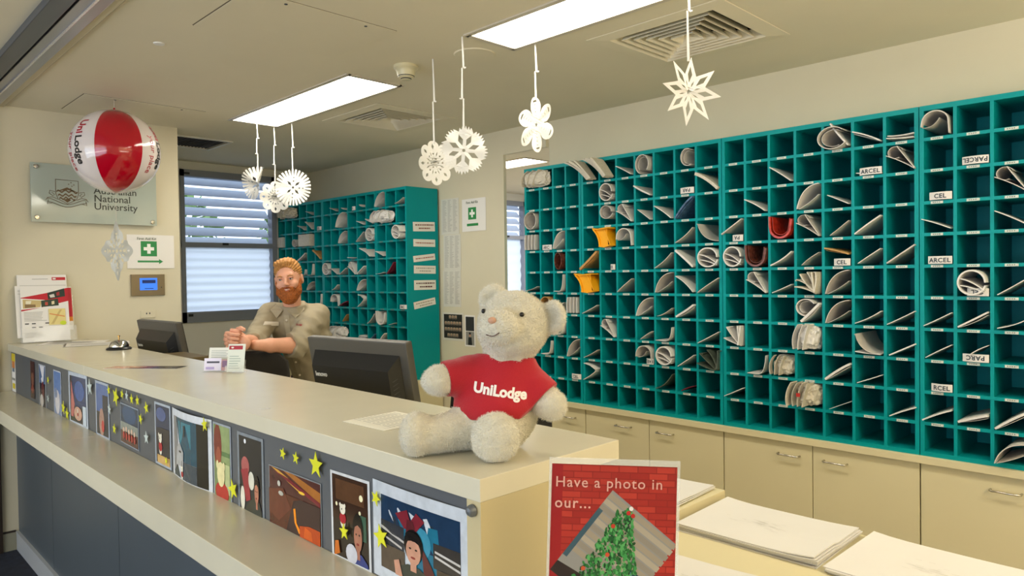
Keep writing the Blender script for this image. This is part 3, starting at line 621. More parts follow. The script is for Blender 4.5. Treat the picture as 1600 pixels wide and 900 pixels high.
# rack C
L('C', 1, 5, 'O', 'g', .42, .40, .56, .42, 40, 330, o=.04); L('C', 1, 5, '\\', 'w', 1.0, .05, .006, .1, .28, desc='magazine slicing across the roll'); L('C', 1, 6, '\\', 'w', .55, .06, .005, .08, -.04); L('C', 1, 7, 'L', 'w', 2)
L('C', 2, 3, '\\', 'w', .72, .05, .004, .05); L('C', 2, 6, 'L', 'w', 1, o=-.004); L('C', 2, 6, 'P', 'w', 'ARCEL', .18); L('C', 2, 7, 'V', 'g')
L('C', 3, 2, '\\', 'w', .62, .05, .004, .08, -.05); L('C', 3, 4, '(', 'w', 1.05); L('C', 3, 5, '\\', 'w', .5, .08, .003, .05, .15)
L('C', 4, 1, '/', 'g', .3, .95, .005, .05, -.05); L('C', 4, 1, 'P', 'w', 'PA', .45, 1); L('C', 4, 3, 'U', 'r'); L('C', 4, 4, 'V', 'g', desc='curled magazines opening to the left'); L('C', 4, 5, '/', 'g', .02, .6, .002, -.05, .25); L('C', 4, 6, '/', 'w', .03, .72, .005, .08)
L('C', 5, 1, 'Q', 'w'); L('C', 5, 2, 'U', 'b'); L('C', 5, 3, '/', 'w', .03, .62, .005, -.08); L('C', 5, 4, '/', 'g', .02, .55, .002, .05, .25); L('C', 5, 5, '\\', 'k', .7, .42, .006, .05, desc='brown patterned envelope'); L('C', 5, 5, 'P', 'w', 'CEL', .35); L('C', 5, 6, '/', 'w', .04, .62, .003, .02, .15); L('C', 5, 7, '/', 'g', .03, .72, .005, .05)
L('C', 6, 2, 'V', 'w', desc='folded envelopes opening to the left'); L('C', 6, 3, '/', 'w', .03, .42, .003, .0, .1); L('C', 6, 4, 'K', 'n', 7, desc='thick bundle of mixed newspapers', o=.03); L('C', 6, 5, '(', 'g', 1.0)
L('C', 7, 4, 'O', 'w', .42, .62, .42, .34, 30, 270); L('C', 7, 4, '/', 'w', .02, .8, .010, -.05, .2, desc='stack of envelopes under the roll'); L('C', 7, 5, '(', 'g', .97, desc='triangular folded magazine'); L('C', 7, 6, '/', 'w', .03, .55, .003); L('C', 7, 7, '/', 'w', .03, .58, .003, .02)
L('C', 8, 1, 'K', 'w', 4); L('C', 8, 4, 'Z', 'w', 1.0, 1.1, desc='crumpled bulging mail bag', o=.05); L('C', 8, 6, ')', 'g', .85, desc='big folded magazine sagging forward', o=.03); L('C', 8, 6, 'L', 'w', 1, desc='letter lying under the sagging magazine'); L('C', 8, 7, '/', 'w', .03, .52, .005, .02, .1)
L('C', 9, 2, 'J', 'w', .85); L('C', 9, 3, 'Z', 'n', 1.0, .9, desc='crumpled paper bag'); L('C', 9, 5, '/', 'w', .05, .75, .009, .12); L('C', 9, 6, '/', 'w', .03, .42, .003, .0, .1)
L('C', 10, 1, '/', 'w', .04, .5, .003, .03); bag = L('C', 10, 4, 'Z', 'n', 1.0, 1.05, desc='crumpled paper bag with a red mark', o=.06); L('C', 10, 5, '/', 'w', .03, .42, .002, .0, .2); L('C', 10, 7, '/', 'w', .04, .48, .004, .05, .1)
xs_, zs_, y_, d_ = RACKS['C']
b = MB(); sheet(b, bez((.1, .2), (.0, .6), (.25, .98)), (xs_[3]-.02, xs_[4]-.01), (zs_[10]-.01, zs_[9]), y_-.085, y_-.02, .004); b.build('flap', M_news, bag)
b = MB(); b.box(xs_[3]+.035, xs_[3]+.052, y_-.0835, y_-.082, zs_[10]+.062, zs_[10]+.078); b.build('red_mark', mat('red_mark', 'B3261E', .6), bag)
# rack D
L('D', 1, 1, 'A', 'g', desc='magazine bent into a high arch'); L('D', 2, 2, 'P', 'w', 'PARCEL', .15, 1); L('D', 3, 1, 'P', 'w', 'CEL', .25); L('D', 3, 3, 'V', 'g'); L('D', 4, 1, '\\', 'w', .48, .08, .003, .05); L('D', 4, 3, '\\', 'w', .62, .08, .003, .05)
L('D', 5, 1, 'P', 'w', 'ARCEL', .2); L('D', 6, 2, 'Q', 'w', o=.03); L('D', 6, 2, 'P', 'w', 'CEL', .3, 1); L('D', 6, 3, '/', 'w', .03, .62, .003, .0, .1)
L('D', 7, 1, '/', 'w', .03, .55, .003, .0, .08); L('D', 7, 2, '/', 'w', .03, .60, .006, .03); L('D', 7, 3, '/', 'w', .04, .4, .003, -.08, .1)
L('D', 8, 1, '/', 'w', .03, .55, .003, .03, .15); L('D', 8, 2, '/', 'w', .2, .6, .003, .0, .4); L('D', 8, 2, 'P', 'w', 'PARC', .15, 1); L('D', 9, 1, 'P', 'w', 'RCEL', .3)
L('D', 10, 1, '/', 'w', .04, .52, .005, .08); L('D', 10, 2, '/', 'w', .12, .48, .008, .05); L('D', 10, 3, '/', 'w', .04, .72, .008, .1); L('D', 11, 3, '(', 'g', .85, desc='magazine drooping out of the slot', o=.05)
# left racks
L('G', 1, 1, '(', 'w', 1.0, desc='tall curved sheet'); L('G', 1, 3, '/', 'g', .05, .4); L('G', 2, 1, 'Z', 'w', 2.0, .85, desc='big folded newspaper sprawling over two slots', o=.05); L('G', 3, 3, 'Q', 'w', o=.05, desc='big curled newspaper'); L('G', 4, 1, '\\', 'w', .45, .08, .003)
L('G', 5, 1, '/', 'w', .02, .15, .002); L('G', 5, 2, '/', 'm', .02, .8, .008, -.1, .15); L('G', 7, 3, 'P', 'w', 'ARC', .2); L('G', 8, 1, 'U', 'w', desc='white sheet bent into a U'); L('G', 8, 2, '/', 'g', .02, .2, .002, 0, .3); L('G', 9, 1, '/', 'w', .03, .6, .006, .05, .4)
L('F', 1, 2, '\\', 'w', .4, .08); L('F', 1, 3, '\\', 'w', .3, .1, .002, 0, .5); L('F', 1, 4, 'P', 'w', 'P', .5); L('F', 1, 5, '\\', 'w', .35, .12, .002, 0, .5)
L('F', 2, 3, '(', 'w', 1.1, desc='fat folded newspaper', o=.04); L('F', 2, 5, '\\', 'w', .35, .05, .004, .05, .1); L('F', 2, 6, '\\', 'w', .42, .06, .005, .05, .05)
L('F', 3, 3, '(', 'w', .9); L('F', 3, 5, '/', 'g', .03, .7, .004, .05); L('F', 3, 6, 'Q', 'w'); L('F', 4, 4, 'L', 'w', 1); L('F', 4, 6, '\\', 'w', .7, .08, .005, .1, -.3, desc='large white envelope poking out', o=.05)
L('F', 5, 1, 'Q', 'w'); L('F', 5, 2, '\\', 'w', .5, .05, .004, .05, .1); L('F', 5, 3, '/', 'g', .02, .5, .003, .0); L('F', 5, 4, 'V', 'w'); L('F', 5, 5, '/', 'w', .03, .6, .006, .05); L('F', 6, 2, '/', 'w', .03, .45, .003, -.1, .2); L('F', 6, 5, '(', 'w', .85)
L('F', 7, 2, 'A', 'w'); L('F', 7, 3, '/', 'm', .03, .38, .008, .1); L('F', 7, 5, '>', 'w'); L('F', 8, 3, '/', 'k', .05, .6, .004, -.1, .4); L('F', 8, 6, '/', 'g', .03, .75, .004, -.15, .1)
L('F', 9, 2, 'Z', 'w', 2.0, .85, desc='crumpled white bag sprawling over two slots', o=.05); L('F', 9, 5, 'L', 'w', 3); L('F', 9, 6, '/', 'u', .04, .5, .004, -.15)
L('E', 1, 2, 'Z', 'n', 2.0, .85, desc='crumpled bag with a yellow label', o=.06); L('E', 1, 1, 'K', 'g', 5, desc='stuffed grey bundle'); L('E', 1, 5, '\\', 'w', .4, .08); L('E', 2, 4, '\\', 'w', .5, .1, .004, .05, -.1); L('E', 2, 5, '\\', 'w', .75, .1, .004, .05, -.1); L('E', 2, 6, 'P', 'w', 'CEL', .3)
L('E', 3, 1, '|', 'w', desc='white bag beside the window frame'); L('E', 3, 3, 'O', 'g', .5, .3, .35, .28, 0, 340); L('E', 3, 4, 'X', 'n', .19, .10, desc='pale carton wedged over two slots'); L('E', 4, 1, 'L', 'w', 3); L('E', 4, 4, '/', 'g', .03, .6, .01, 0, -.2); L('E', 4, 6, '\\', 'k', .8, .1, .012, .05, -.2, desc='brown kraft envelope')
L('E', 5, 4, 'J', 'w', .5); L('E', 5, 5, 'J', 'w', .9); L('E', 6, 5, '(', 'g', .7); L('E', 7, 6, 'J', 'w', .9)

# ------------------------------------------------------------------ flat printed things
WX = lambda y, z, d=0.0: frame((-4.68+d, y, z), (0, 1, 0), (1, 0, 0))     # drawings on the left wall
def rect(a, b_, c, d): return [(a, b_), (c, b_), (c, d), (a, d)]
def pic(name, M, w, h, layers, parent=None, base='ECE8E2', th=.0008, gloss=.6, wave=0.0, nseg=10, zmax=.003):
    """a sheet with printed shapes; layers = (hex, [(x,y) in 0..1])"""
    cols = [base]+[l[0] for l in layers]; uniq = list(dict.fromkeys(cols)); ms = [mat('print_%s_%d' % (c, int(gloss*100)), c, gloss, vary=.10 if gloss < .3 else 0, vscale=45) for c in uniq]
    b = MB(); wv = lambda x: wave*math.sin(x/w*PI) if wave else 0
    b.mi = 0; n = nseg if wave else 1
    for i in range(n):
        x0, x1 = w*i/n, w*(i+1)/n; V = [(x, y, z+wv(x)) for z in (0, th) for (x, y) in ((x0, 0), (x1, 0), (x1, h), (x0, h))]
        b.add(V, [(3, 2, 1, 0), (4, 5, 6, 7), (0, 1, 5, 4), (2, 3, 7, 6), (1, 2, 6, 5), (3, 0, 4, 7)], M)
    for k, (c, pts) in enumerate(layers):
        b.mi = uniq.index(c); z = th+min(.00025, zmax/len(layers))*(k+1)
        if wave:
            q = []
            for i in range(len(pts)):
                a, e = pts[i], pts[(i+1) % len(pts)]; m_ = max(1, int(abs(e[0]-a[0])*8)); q += [(a[0]+(e[0]-a[0])*t/m_, a[1]+(e[1]-a[1])*t/m_) for t in range(m_)]
            pts = q
        b.add([(x*w, y*h, z+wv(x*w)) for x, y in pts], [tuple(range(len(pts)))], M)
    return b.build(name, ms, parent)
def lines(x0, x1, y0, y1, n, col='9A968C', th=.35, rnd=None):
    R_ = rnd or random; out = []
    for i in range(n):
        y = y1-(y1-y0)*(i+.5)/n; hh = (y1-y0)/n*th/2; out.append((col, rect(x0, y-hh, x1-(x1-x0)*R_.uniform(0, .25), y+hh)))
    return out

# university sign: glass plate on four stand-offs
t = thing('university_sign', 'frosted glass university sign with crest fixed to the cream wall behind the ball', 'sign', (-4.68, 1.23, 1.80)); o_ = Matrix.Translation((4.68, -1.23, -1.80))
y0, y1, z0, z1 = .905, 1.556, 1.793, 2.120
b = MB(); b.box(-4.656, -4.648, y0, y1, z0, z1, o_, .001); b.build('glass_plate', M_glass, t)
for (y, z) in ((y0+.025, z0+.025), (y1-.025, z0+.022), (y0+.025, z1-.022), (y1-.025, z1-.022)):
    b = MB(); b.lathe([(.008, -.034), (.008, -.008), (.0125, -.006), (.0125, .004), (.010, .007), (0, .0075)], 16, o_ @ WX(y, z, .034)); autosmooth(b.build('standoff', M_steel, t))
M_ink = mat('sign_ink', '33352E', .5); M_brink = mat('sign_brown_ink', '6A5436', .5)
TS = o_ @ WX(1.215, 1.862, .0325)
for i, s_ in enumerate(('Australian', 'National', 'University')): text('lettering', s_, .057, M_ink, t, o_ @ WX(1.213, 1.968-.046*i, .0325), bold=.0003)
cb = MB(); CW = o_ @ WX(1.079, 1.935, .0325)
def ribbon(pts, r=.0015): cb.tube([(x, y, 0) for x, y in pts], r, 5, CW)
ribbon([(-.056, .10), (-.056, .02), (-.045, -.01), (0, -.035), (.045, -.01), (.056, .02), (.056, .097), (-.056, .10)])
for k, yy in enumerate((.034, .012, -.006)):
    n = 14; up = [(-.052+.104*i/n*(1), yy+.006*math.sin(i*2*PI/4.6)+.008-abs(i-n/2)*.0008) for i in range(n+1)]
    sc_ = 1-.12*k; up = [(x*sc_, y) for x, y in up]; cb.add([(x, y, 0) for x, y in up]+[(x, y-.009, 0) for x, y in up], [(i, n+1+i, n+2+i, i+1) for i in range(n)], CW)
cb.add([(-.054, .032, 0), (0, .058, 0), (.054, .032, 0), (0, .044, 0)], [(0, 3, 2, 1)], CW); cb.add([(-.02, -.012, 0), (0, -.006, 0), (.02, -.012, 0), (0, -.028, 0)], [(0, 3, 2, 1)], CW)
for (sx, sy) in ((.02, .086), (.008, .076), (.034, .074), (.024, .066), (.018, .052)): cb.add([(*p, 0) for p in [(sx+(.005 if k % 2 == 0 else .002)*math.cos(PI/2+k*PI/5), sy+(.005 if k % 2 == 0 else .002)*math.sin(PI/2+k*PI/5)) for k in range(10)]], [tuple(range(10))], CW)
for sg in (-1, 1):
    ribbon([(sg*.060, .030), (sg*.085, .036), (sg*.088, .020), (sg*.070, .006), (sg*.062, .014), (sg*.075, .026)]); ribbon([(sg*.048, -.012), (sg*.07, 0), (sg*.095, -.004), (sg*.105, -.018), (sg*.092, -.016), (sg*.098, -.040), (sg*.075, -.034)])
n = 16; ribbon([(-.10+.2*i/n, -.008-.030*math.cos((i/n-.5)*PI)**2+.0) for i in range(n+1)]); ribbon([(-.098+.196*i/n, -.028-.026*math.cos((i/n-.5)*PI)**2) for i in range(n+1)])
cb.build('crest', M_brink, t)

def cross(cx, cy, s): a = s*.33; return [(cx-a/2, cy-s/2), (cx+a/2, cy-s/2), (cx+a/2, cy-a/2), (cx+s/2, cy-a/2), (cx+s/2, cy+a/2), (cx+a/2, cy+a/2), (cx+a/2, cy+s/2), (cx-a/2, cy+s/2), (cx-a/2, cy+a/2), (cx-s/2, cy+a/2), (cx-s/2, cy-a/2), (cx-a/2, cy-a/2)]
def first_aid(M, w, h, label, arrow=True):
    t = thing('first_aid_notice', label, 'notice', M.translation); Mi = Matrix.Translation(-M.translation) @ M
    e = h/w
    pic('sheet', Mi, w, h, [('2E8B4A', rect(.28, .36, .62, .36+.34/e)), ('F4F4EE', [(x, y) for x, y in [(p[0], .36+(p[1])/e) for p in cross(.45, .17, .22)]]),
        ('2E8B4A', [(.21, .18), (.66, .18), (.66, .13), (.75, .205), (.66, .28), (.66, .235), (.21, .235)] if arrow else rect(.22, .16, .7, .24))], t, wave=.004)
    text('lettering', 'First Aid Kit', h*.11, mat('green_grey_ink', '5C6E5E', .6), t, Mi @ Matrix.Translation((w*.2, h*.85, .0068)))
first_aid(WX(1.392, 1.533, .002), .272, .205, 'landscape first aid kit notice with green arrow on the cream wall')
# intercom
t = thing('wall_panel', 'bronze wall control panel with small blue lit screen', 'control panel', (-4.68, 1.505, 1.43)); Mi = Matrix.Translation((4.68, -1.505, -1.43)) @ WX(1.408, 1.366, .0005)
b = MB(); b.box(0, .193, 0, .131, 0, .012, Mi, .002); b.build('plate', mat('bronze_metal', '8C7D62', .4, .6), t)
b = MB(); b.box(.048, .148, .034, .108, .012, .0135, Mi); s_ = b.build('screen', M_screen, t)
b = MB(); b.box(.062, .138, .076, .096, .0136, .0140, Mi); b.box(.075, .125, .042, .046, .0136, .014, Mi); b.build('screen_graphics', mat('screen_navy', '16347A', .4), s_)
for k in range(7): b = MB()
b = MB(); b.lathe([(0, .0150), (.003, .0145), (.003, .012)], 10, Mi @ Matrix.Translation((.172, .05, 0))); b.build('led', M_dark, t)
b = MB(); t = thing('wall_socket', 'small white wall socket on the cream wall above the left monitor', 'socket', (-4.68, 1.50, 1.25)); Mi = WX(-.04, -.02, .0).copy(); Mi = Matrix.Translation((4.68, 0, 0)) @ Mi
b.box(0, .085, 0, .045, 0, .006, Mi, .002); b.build('plate', M_wall, t); b = MB(); b.box(.03, .036, .022, .032, .006, .0065, Mi); b.box(.048, .054, .022, .032, .006, .0065, Mi); b.build('holes', M_dark, t)
# brochure holder and leaflets against the left wall
t = thing('brochure_holder', 'clear brochure stand with red and white leaflets against the cream wall', 'brochure holder', (-4.60, .96, 1.127), 0); 
def tiltM(d, y, z, a=9): return Matrix.Translation((d, y, z)) @ Matrix.Rotation(math.radians(-a), 4, 'Y') @ frame((0, 0, 0), (0, 1, 0), (1, 0, 0))
b = MB(); b.box(0, .262, 0, .085, .012, .014, tiltM(.0, -.125, .001)); b.box(0, .262, 0, .30, -.03, -.028, tiltM(.0, -.125, .001)); b.box(0, .262, 0, .003, -.03, .05, tiltM(0, -.125, .001)); b.build('acrylic_pocket', M_clear, t)
def leaflet(name, M, w, h, layers, label, txts=()):
    r = thing(name, label, 'leaflet', M.translation, 0, 'leaflets in the brochure stand'); Mi = Matrix.Translation(-M.translation) @ M; pic('sheet', Mi, w, h, layers, r)
    for (s, sz, x, y, m) in txts: text('lettering', s, sz, m, r, Mi @ Matrix.Translation((x, y, .0035)))
    return r
BT = Matrix.Translation((-4.60, .96, 1.127)); M_redink = mat('red_ink', 'B81828', .5)
leaflet('leaflet', BT @ tiltM(-.022, -.128, .07), .235, .305, [('C0202A', rect(.70, .90, .98, .955)), ('F0ECE4', rect(.72, .915, .78, .94)), ('8A8880', rect(.3, .92, .62, .928)), ('A8A498', rect(.05, .80, .98, .808))], 'white leaflet with a small red logo bar, tallest in the brochure stand')
leaflet('leaflet', BT @ tiltM(-.014, -.140, .03), .235, .285, [('A8A498', rect(.05, .90, .98, .908)), ('C8C4B8', rect(.05, .84, .9, .85))], 'plain white leaflet, middle of the brochure stand')
rr = random.Random(5); ly = [('C0182A', [(0, .60), (.0, .57), (.35, .62), (1.0, .74), (1.0, .99), (.55, .90), (.0, .82)]), ('F0EEE8', [(0, .81), (.5, .77), (.42, .63), (0, .60)]), ('C9B27A', [(.04, .79), (.44, .76), (.40, .64), (.04, .62)]), ('8A6F48', [(.08, .70), (.3, .69), (.3, .64), (.08, .63)]), ('E9E2C8', [(.1, .76), (.22, .76), (.2, .70), (.1, .70)]),
    ('26332A', [(.56, .90), (.93, .98), (.94, .83), (.57, .78)]), ('D6D2CA', [(.6, .86), (.7, .88), (.72, .82), (.62, .81)]), ('A03030', [(.75, .90), (.82, .92), (.82, .85), (.76, .84)]), ('2F4030', [(.42, .76), (.78, .79), (.79, .66), (.42, .64)]), ('B44A3A', [(.5, .73), (.56, .73), (.56, .67), (.5, .67)]), ('D9CFA8', [(.64, .74), (.70, .75), (.7, .69), (.64, .68)])]
ly += lines(.05, .52, .38, .56, 7, 'A9A69C', .3, rr)+[('1F1F1F', rect(.06+.14*i, .26+.07*j, .14+.14*i, .278+.07*j)) for i in range(4) for j in range(2) if (i+j) % 3]+lines(.05, .5, .08, .18, 5, 'A9A69C', .3, rr)+[('E0CF8A', rect(.56, .30, .92, .60)), ('C8B070', [(.6, .32), (.66, .32), (.85, .58), (.8, .58)]), ('D88A50', [(.58, .5), (.9, .44), (.9, .46), (.58, .52)]), ('C9D832', ell(.86, .33, .07, .04))]
leaflet('leaflet', BT @ tiltM(.0, -.118, .004), .225, .300, ly, 'front leaflet with red banner, photos and a small map in the brochure stand')
t = leaflet('leaflet', BT @ tiltM(-.030, -.060, .06), .19, .245, [('C0182A', rect(.0, .25, 1, .98)), ('F0EEE8', [(.5, .3), (.6, .6), (.9, .45)]), ('E08A20', rect(.8, .2, 1, .3))], 'red leaflet peeking out behind the map leaflet')
# flat leaflets on the counter top
HZ = lambda x, y, a, z=1.1275: Matrix.Translation((x, y, z)) @ Matrix.Rotation(math.radians(a), 4, 'Z')
t = pic('leaflet', HZ(-4.40, .86, 62), .30, .21, lines(.1, .9, .2, .8, 5, '6A6860', .25, rr)+[('3A3A36', rect(.1, .8, .4, .88))]); tag(t, 'white printed leaflet lying flat in front of the brochure stand', 'leaflet')
t = pic('leaflet', HZ(-4.16, .93, 75, 1.1285), .30, .20, lines(.1, .9, .2, .8, 4, '8A8880', .2, rr)+[('6E685A', rect(0, .0, .03, 1))]); tag(t, 'white folded leaflet lying flat nearest the service bell', 'leaflet')
t = pic('photo_print', HZ(-3.02, .805, 38.5), .30, .075, [('C98A78', rect(0, 0, .4, 1)), ('8C3030', rect(.3, .0, .7, 1)), ('3A3230', rect(.62, 0, 1, 1)), ('6E6A68', ell(.85, .5, .09, .3)), ('D8A890', ell(.4, .5, .12, .25))], gloss=.15); tag(t, 'dark and pink glossy photo lying flat on the counter', 'photo')
t = pic('price_list', HZ(-1.455, .885, 2), .16, .155, sum([[('9C9A94', rect(.06+.235*c, .90-.075*r_, .06+.235*c+.19, .915-.075*r_)) for c in range(4)] for r_ in range(11)], [])+[('8A8880', rect(.04, .02, .045, .98)), ('8A8880', rect(.955, .02, .96, .98))], base='E4E0D0'); tag(t, 'sheet printed with a table lying on the counter beside the bear foot', 'paper')
t = thing('name_sticker', 'clear round sticker lying on the counter edge', 'sticker', (-1.75, .84, 1.127)); b = MB(); b.lathe([(.013, 0), (.013, .0006), (0, .0008)], 20); b.build('disc', M_clear, t)
# service bell
t = thing('service_bell', 'chrome service bell on a black base', 'bell', (-3.80, 1.085, 1.127))
b = MB(); b.lathe([(.055, 0), (.056, .006), (.050, .012), (.030, .014), (0, .014)], 32); autosmooth(b.build('base', M_black, t))
b = MB(); b.lathe([(.044, .015), (.043, .022), (.036, .036), (.022, .046), (.008, .049), (0, .0495)], 32); autosmooth(b.build('dome', M_chrome, t))
b = MB(); b.lathe([(.0035, .048), (.0035, .062), (.006, .063), (.006, .068), (0, .070)], 12); autosmooth(b.build('button', mat('brass', 'C9A060', .25, 1), t))
# business card holders
def holder(x, y, w, h, back_h, label, layers, top, rz=-46, tilt=14):
    t = thing('card_holder', label, 'card holder', (x, y, 1.127), math.radians(rz+90))
    T = lambda yy, z: Matrix.Translation((0, yy, z)) @ Matrix.Rotation(math.radians(-tilt), 4, 'X')
    b = MB(); b.box(-w/2-.003, w/2+.003, 0, .0018, 0, back_h, T(.012, .001)); b.box(-w/2-.003, w/2+.003, -.014, -.0125, 0, back_h*.45, T(.012, .003)); b.box(-w/2-.003, w/2+.003, -.03, .03, 0, .0018); b.box(-w/2-.004, -w/2-.0025, -.013, .001, 0, back_h*.45, T(.012, .002)); b.box(w/2+.0025, w/2+.004, -.013, .001, 0, back_h*.45, T(.012, .002)); b.build('acrylic_stand', M_clear, t)
    pic('card', T(.0105, .003) @ frame((-w/2, -.001, 0), (1, 0, 0), (0, -1, 0)), w, h, layers, t, base=top)
    return t
h1 = holder(-2.60, 1.070, .085, .082, .070, 'small acrylic card holder with white cards and a lilac label, left of the pair', lines(.1, .9, .45, .9, 6, 'A4A8A0', .25, rr)+[('4A4450', rect(.15, .25, .7, .33))], 'E6E6DC')
pic('card', frame((-.045, -.016, .004), (1, 0, 0), (0, -1, .15)), .062, .045, [('4A4858', rect(.15, .6, .9, .75)), ('B8A8D8', rect(.1, .1, .6, .3))], h1, base='E6E0F4'); pic('card', frame((.018, -.016, .004), (1, 0, 0), (0, -1, .15)), .028, .040, [('8A6A88', rect(.1, .3, .9, .9))], h1, base='C89A98')
h2 = holder(-2.50, 1.085, .062, .100, .045, 'tall acrylic leaflet holder with a red logo bar, right of the pair', [('A82838', rect(.05, .80, .85, .94)), ('E8E0D8', ell(.25, .87, .08, .03))]+lines(.12, .8, .08, .6, 6, 'A0B0A8', .3, rr), 'DDE2D8')

# photos and stars on the grey front panel (plane y=.80)
FR = lambda x, z, a=0, d=.0015: Matrix.Translation((x, .80-d, z)) @ Matrix.Rotation(math.radians(a), 4, 'Y') @ frame((0, 0, 0), (1, 0, 0), (0, -1, 0))
def bearlet(cx, cy, s, sh='A8202C'): return [('E4DECB', ell(cx, cy-.14*s, .07*s, .10*s)), (sh, ell(cx, cy-.10*s, .085*s, .085*s)), ('EDE6D2', ell(cx, cy+.03*s, .075*s, .075*s)), ('EDE6D2', ell(cx-.06*s, cy+.09*s, .025*s, .03*s)), ('EDE6D2', ell(cx+.06*s, cy+.09*s, .025*s, .03*s)), ('3A2A24', ell(cx-.02*s, cy+.03*s, .01*s, .012*s))]
def persn(cx, cy, s, hair='2A1C16', skin='C08A6C', top='2A2C34'): return [(top, [(cx-.20*s, cy-.45*s), (cx-.17*s, cy-.17*s), (cx-.06*s, cy-.12*s), (cx+.06*s, cy-.12*s), (cx+.17*s, cy-.17*s), (cx+.20*s, cy-.45*s)]), (hair, ell(cx, cy+.03*s, .098*s, .125*s)), (skin, rect(cx-.03*s, cy-.16*s, cx+.03*s, cy-.05*s)), (skin, ell(cx, cy-.01*s, .075*s, .10*s)), (hair, [(cx-.08*s, cy+.05*s), (cx-.05*s, cy+.11*s), (cx+.05*s, cy+.11*s), (cx+.08*s, cy+.05*s), (cx, cy+.075*s)]),
    ('2A1C16', ell(cx-.03*s, cy+.01*s, .012*s, .007*s)), ('2A1C16', ell(cx+.03*s, cy+.01*s, .012*s, .007*s)), ('8A3A34', ell(cx, cy-.055*s, .025*s, .009*s))]
def inset(layers, a, c, d, e): return [(h_, [(a+x*(d-a), c+y*(e-c)) for x, y in P]) for h_, P in layers]
def asp(layers, cx, k): return [(h_, [(cx+(x-cx)*k, y) for x, y in P]) for h_, P in layers]
def clip01(layers):
    return [(h_, [(min(1, max(0, x)), min(1, max(0, y))) for x, y in P]) for h_, P in layers]
def photo(x0, x1, z0, z1, layers, label, border='B9C2CE', bw=.06, a=0, wave=0.0, inner='2A2C34', bt=None, gloss=.18):
    w, h = x1-x0, z1-z0; bt = bt or bw; L_ = [(inner, rect(0, 0, 1, 1))]+layers
    L_ = inset(clip01(L_), bw, bt*w/h*.8, 1-bw, 1-bt*w/h*.8)
    t = pic('photo_print', FR(x0, z0, a), w, h, L_, base=border, wave=wave, gloss=gloss, th=.0006); return tag(t, label, 'photo')
photo(-4.21, -4.12, .885, 1.070, [('4A2A28', rect(0, .5, 1, 1)), ('8A5A48', ell(.5, .5, .3, .2)), ('3A2226', rect(0, 0, 1, .3)), ('9A4A3A', ell(.5, .25, .3, .12))], 'slim dark reddish photo, first on the grey panel from the wall', '555A62', .02, inner='30242A')
photo(-4.03, -3.90, .850, 1.068, [('5A7098', rect(0, .6, 1, 1)), ('E8E8F0', [(.1, 1), (.5, .75), (.3, .7), (.6, .5), (.9, 1)]), ('6A2A30', ell(.6, .45, .22, .2)), ('C8C0B8', ell(.4, .2, .3, .15))], 'glossy photo in a plastic sleeve with a reddish figure, second from the wall', 'C8CCD4', .05)
photo(-3.75, -3.62, .862, 1.064, [('6C8AC0', rect(0, .5, 1, 1)), ('D8D4D8', ell(.5, .3, .35, .28)), ('8C98B0', ell(.3, .5, .2, .12))], 'blue-topped photo with a white figure, third from the wall', 'D0D6E2', .05, inner='8898B8')
photo(-3.49, -3.21, .858, 1.080, [('1E3566', rect(.15, .35, 1, 1)), ('3F5FA0', ell(.6, .7, .3, .22)), ('C8706A', [(.1, .9), (.3, .4), (.2, .1), (.05, .1)]), ('D8A890', ell(.5, .2, .25, .15)), ('D0DCE8', rect(.8, 0, 1, .4))]+inset(bearlet(.5, .4, .9), .3, 0, .7, .6), 'wide blue photo in a bright plastic sleeve, fourth from the wall', 'C4CEDC', .07, a=-1)
photo(-3.10, -2.93, .866, 1.078, [('4C68A0', rect(0, .45, 1, 1)), ('26283A', rect(.55, .3, 1, .8)), ('B08878', ell(.45, .25, .22, .28)), ('C84A44', ell(.55, .18, .12, .12))], 'photo with a blue sky and reddish lower part, fifth from the wall', 'AEB8C8', .07)
photo(-2.80, -2.605, .885, 1.028, [('18304C', rect(0, .35, 1, 1)), ('264A70', ell(.5, .8, .4, .25)), ('8A9088', rect(0, .3, 1, .55)), ('5A3A34', rect(0, 0, 1, .32))]+[('D8B8A0', ell(.18+.16*i, .34+.04*(i % 2), .05, .07)) for i in range(5)]+[('A83A34', ell(.2+.16*i, .2, .06, .1)) for i in range(5)], 'small landscape group photo with a dark blue sky', '8A94A0', .03, inner='3A3838', a=1)
photo(-2.445, -2.305, .872, 1.072, [('24304E', rect(0, .6, 1, 1)), ('4A5A88', ell(.4, .85, .35, .12)), ('2A2228', rect(.2, .3, 1, .62)), ('D0A868', rect(.1, 0, 1, .14))]+inset(bearlet(.35, .5, 1.5), .0, .05, 1, .75), 'photo of the white bear before a dark blue background, left of the big bordered photo', 'A8B2BE', .07, inner='2E2A34')
photo(-2.288, -1.992, .850, 1.072, [('174A5E', [(.1, 1), (.75, 1), (.75, .3), (.3, .3)]), ('2C7A8C', [(.2, .95), (.6, .95), (.6, .55), (.25, .5)]), ('8C8A88', [(0, 1), (.12, 1), (.2, .3), (0, .05)]), ('12100E', rect(.75, 0, 1, 1)), ('1D2A34', rect(.38, .72, .44, .9)), ('3A4650', rect(.3, 0, .75, .3)), ('B0B0B0', [(.1, .2), (.15, .5), (.25, .6), (.38, .45), (.36, .2)]), ('2A2A30', rect(.22, .43, .30, .46))]+inset(bearlet(.5, .4, 1.6), .18, .0, .48, .38), 'large curling photo with a broad white border and a grey hooded figure', 'D6DAE0', .07, wave=.012, inner='2B3A42', bt=.09)
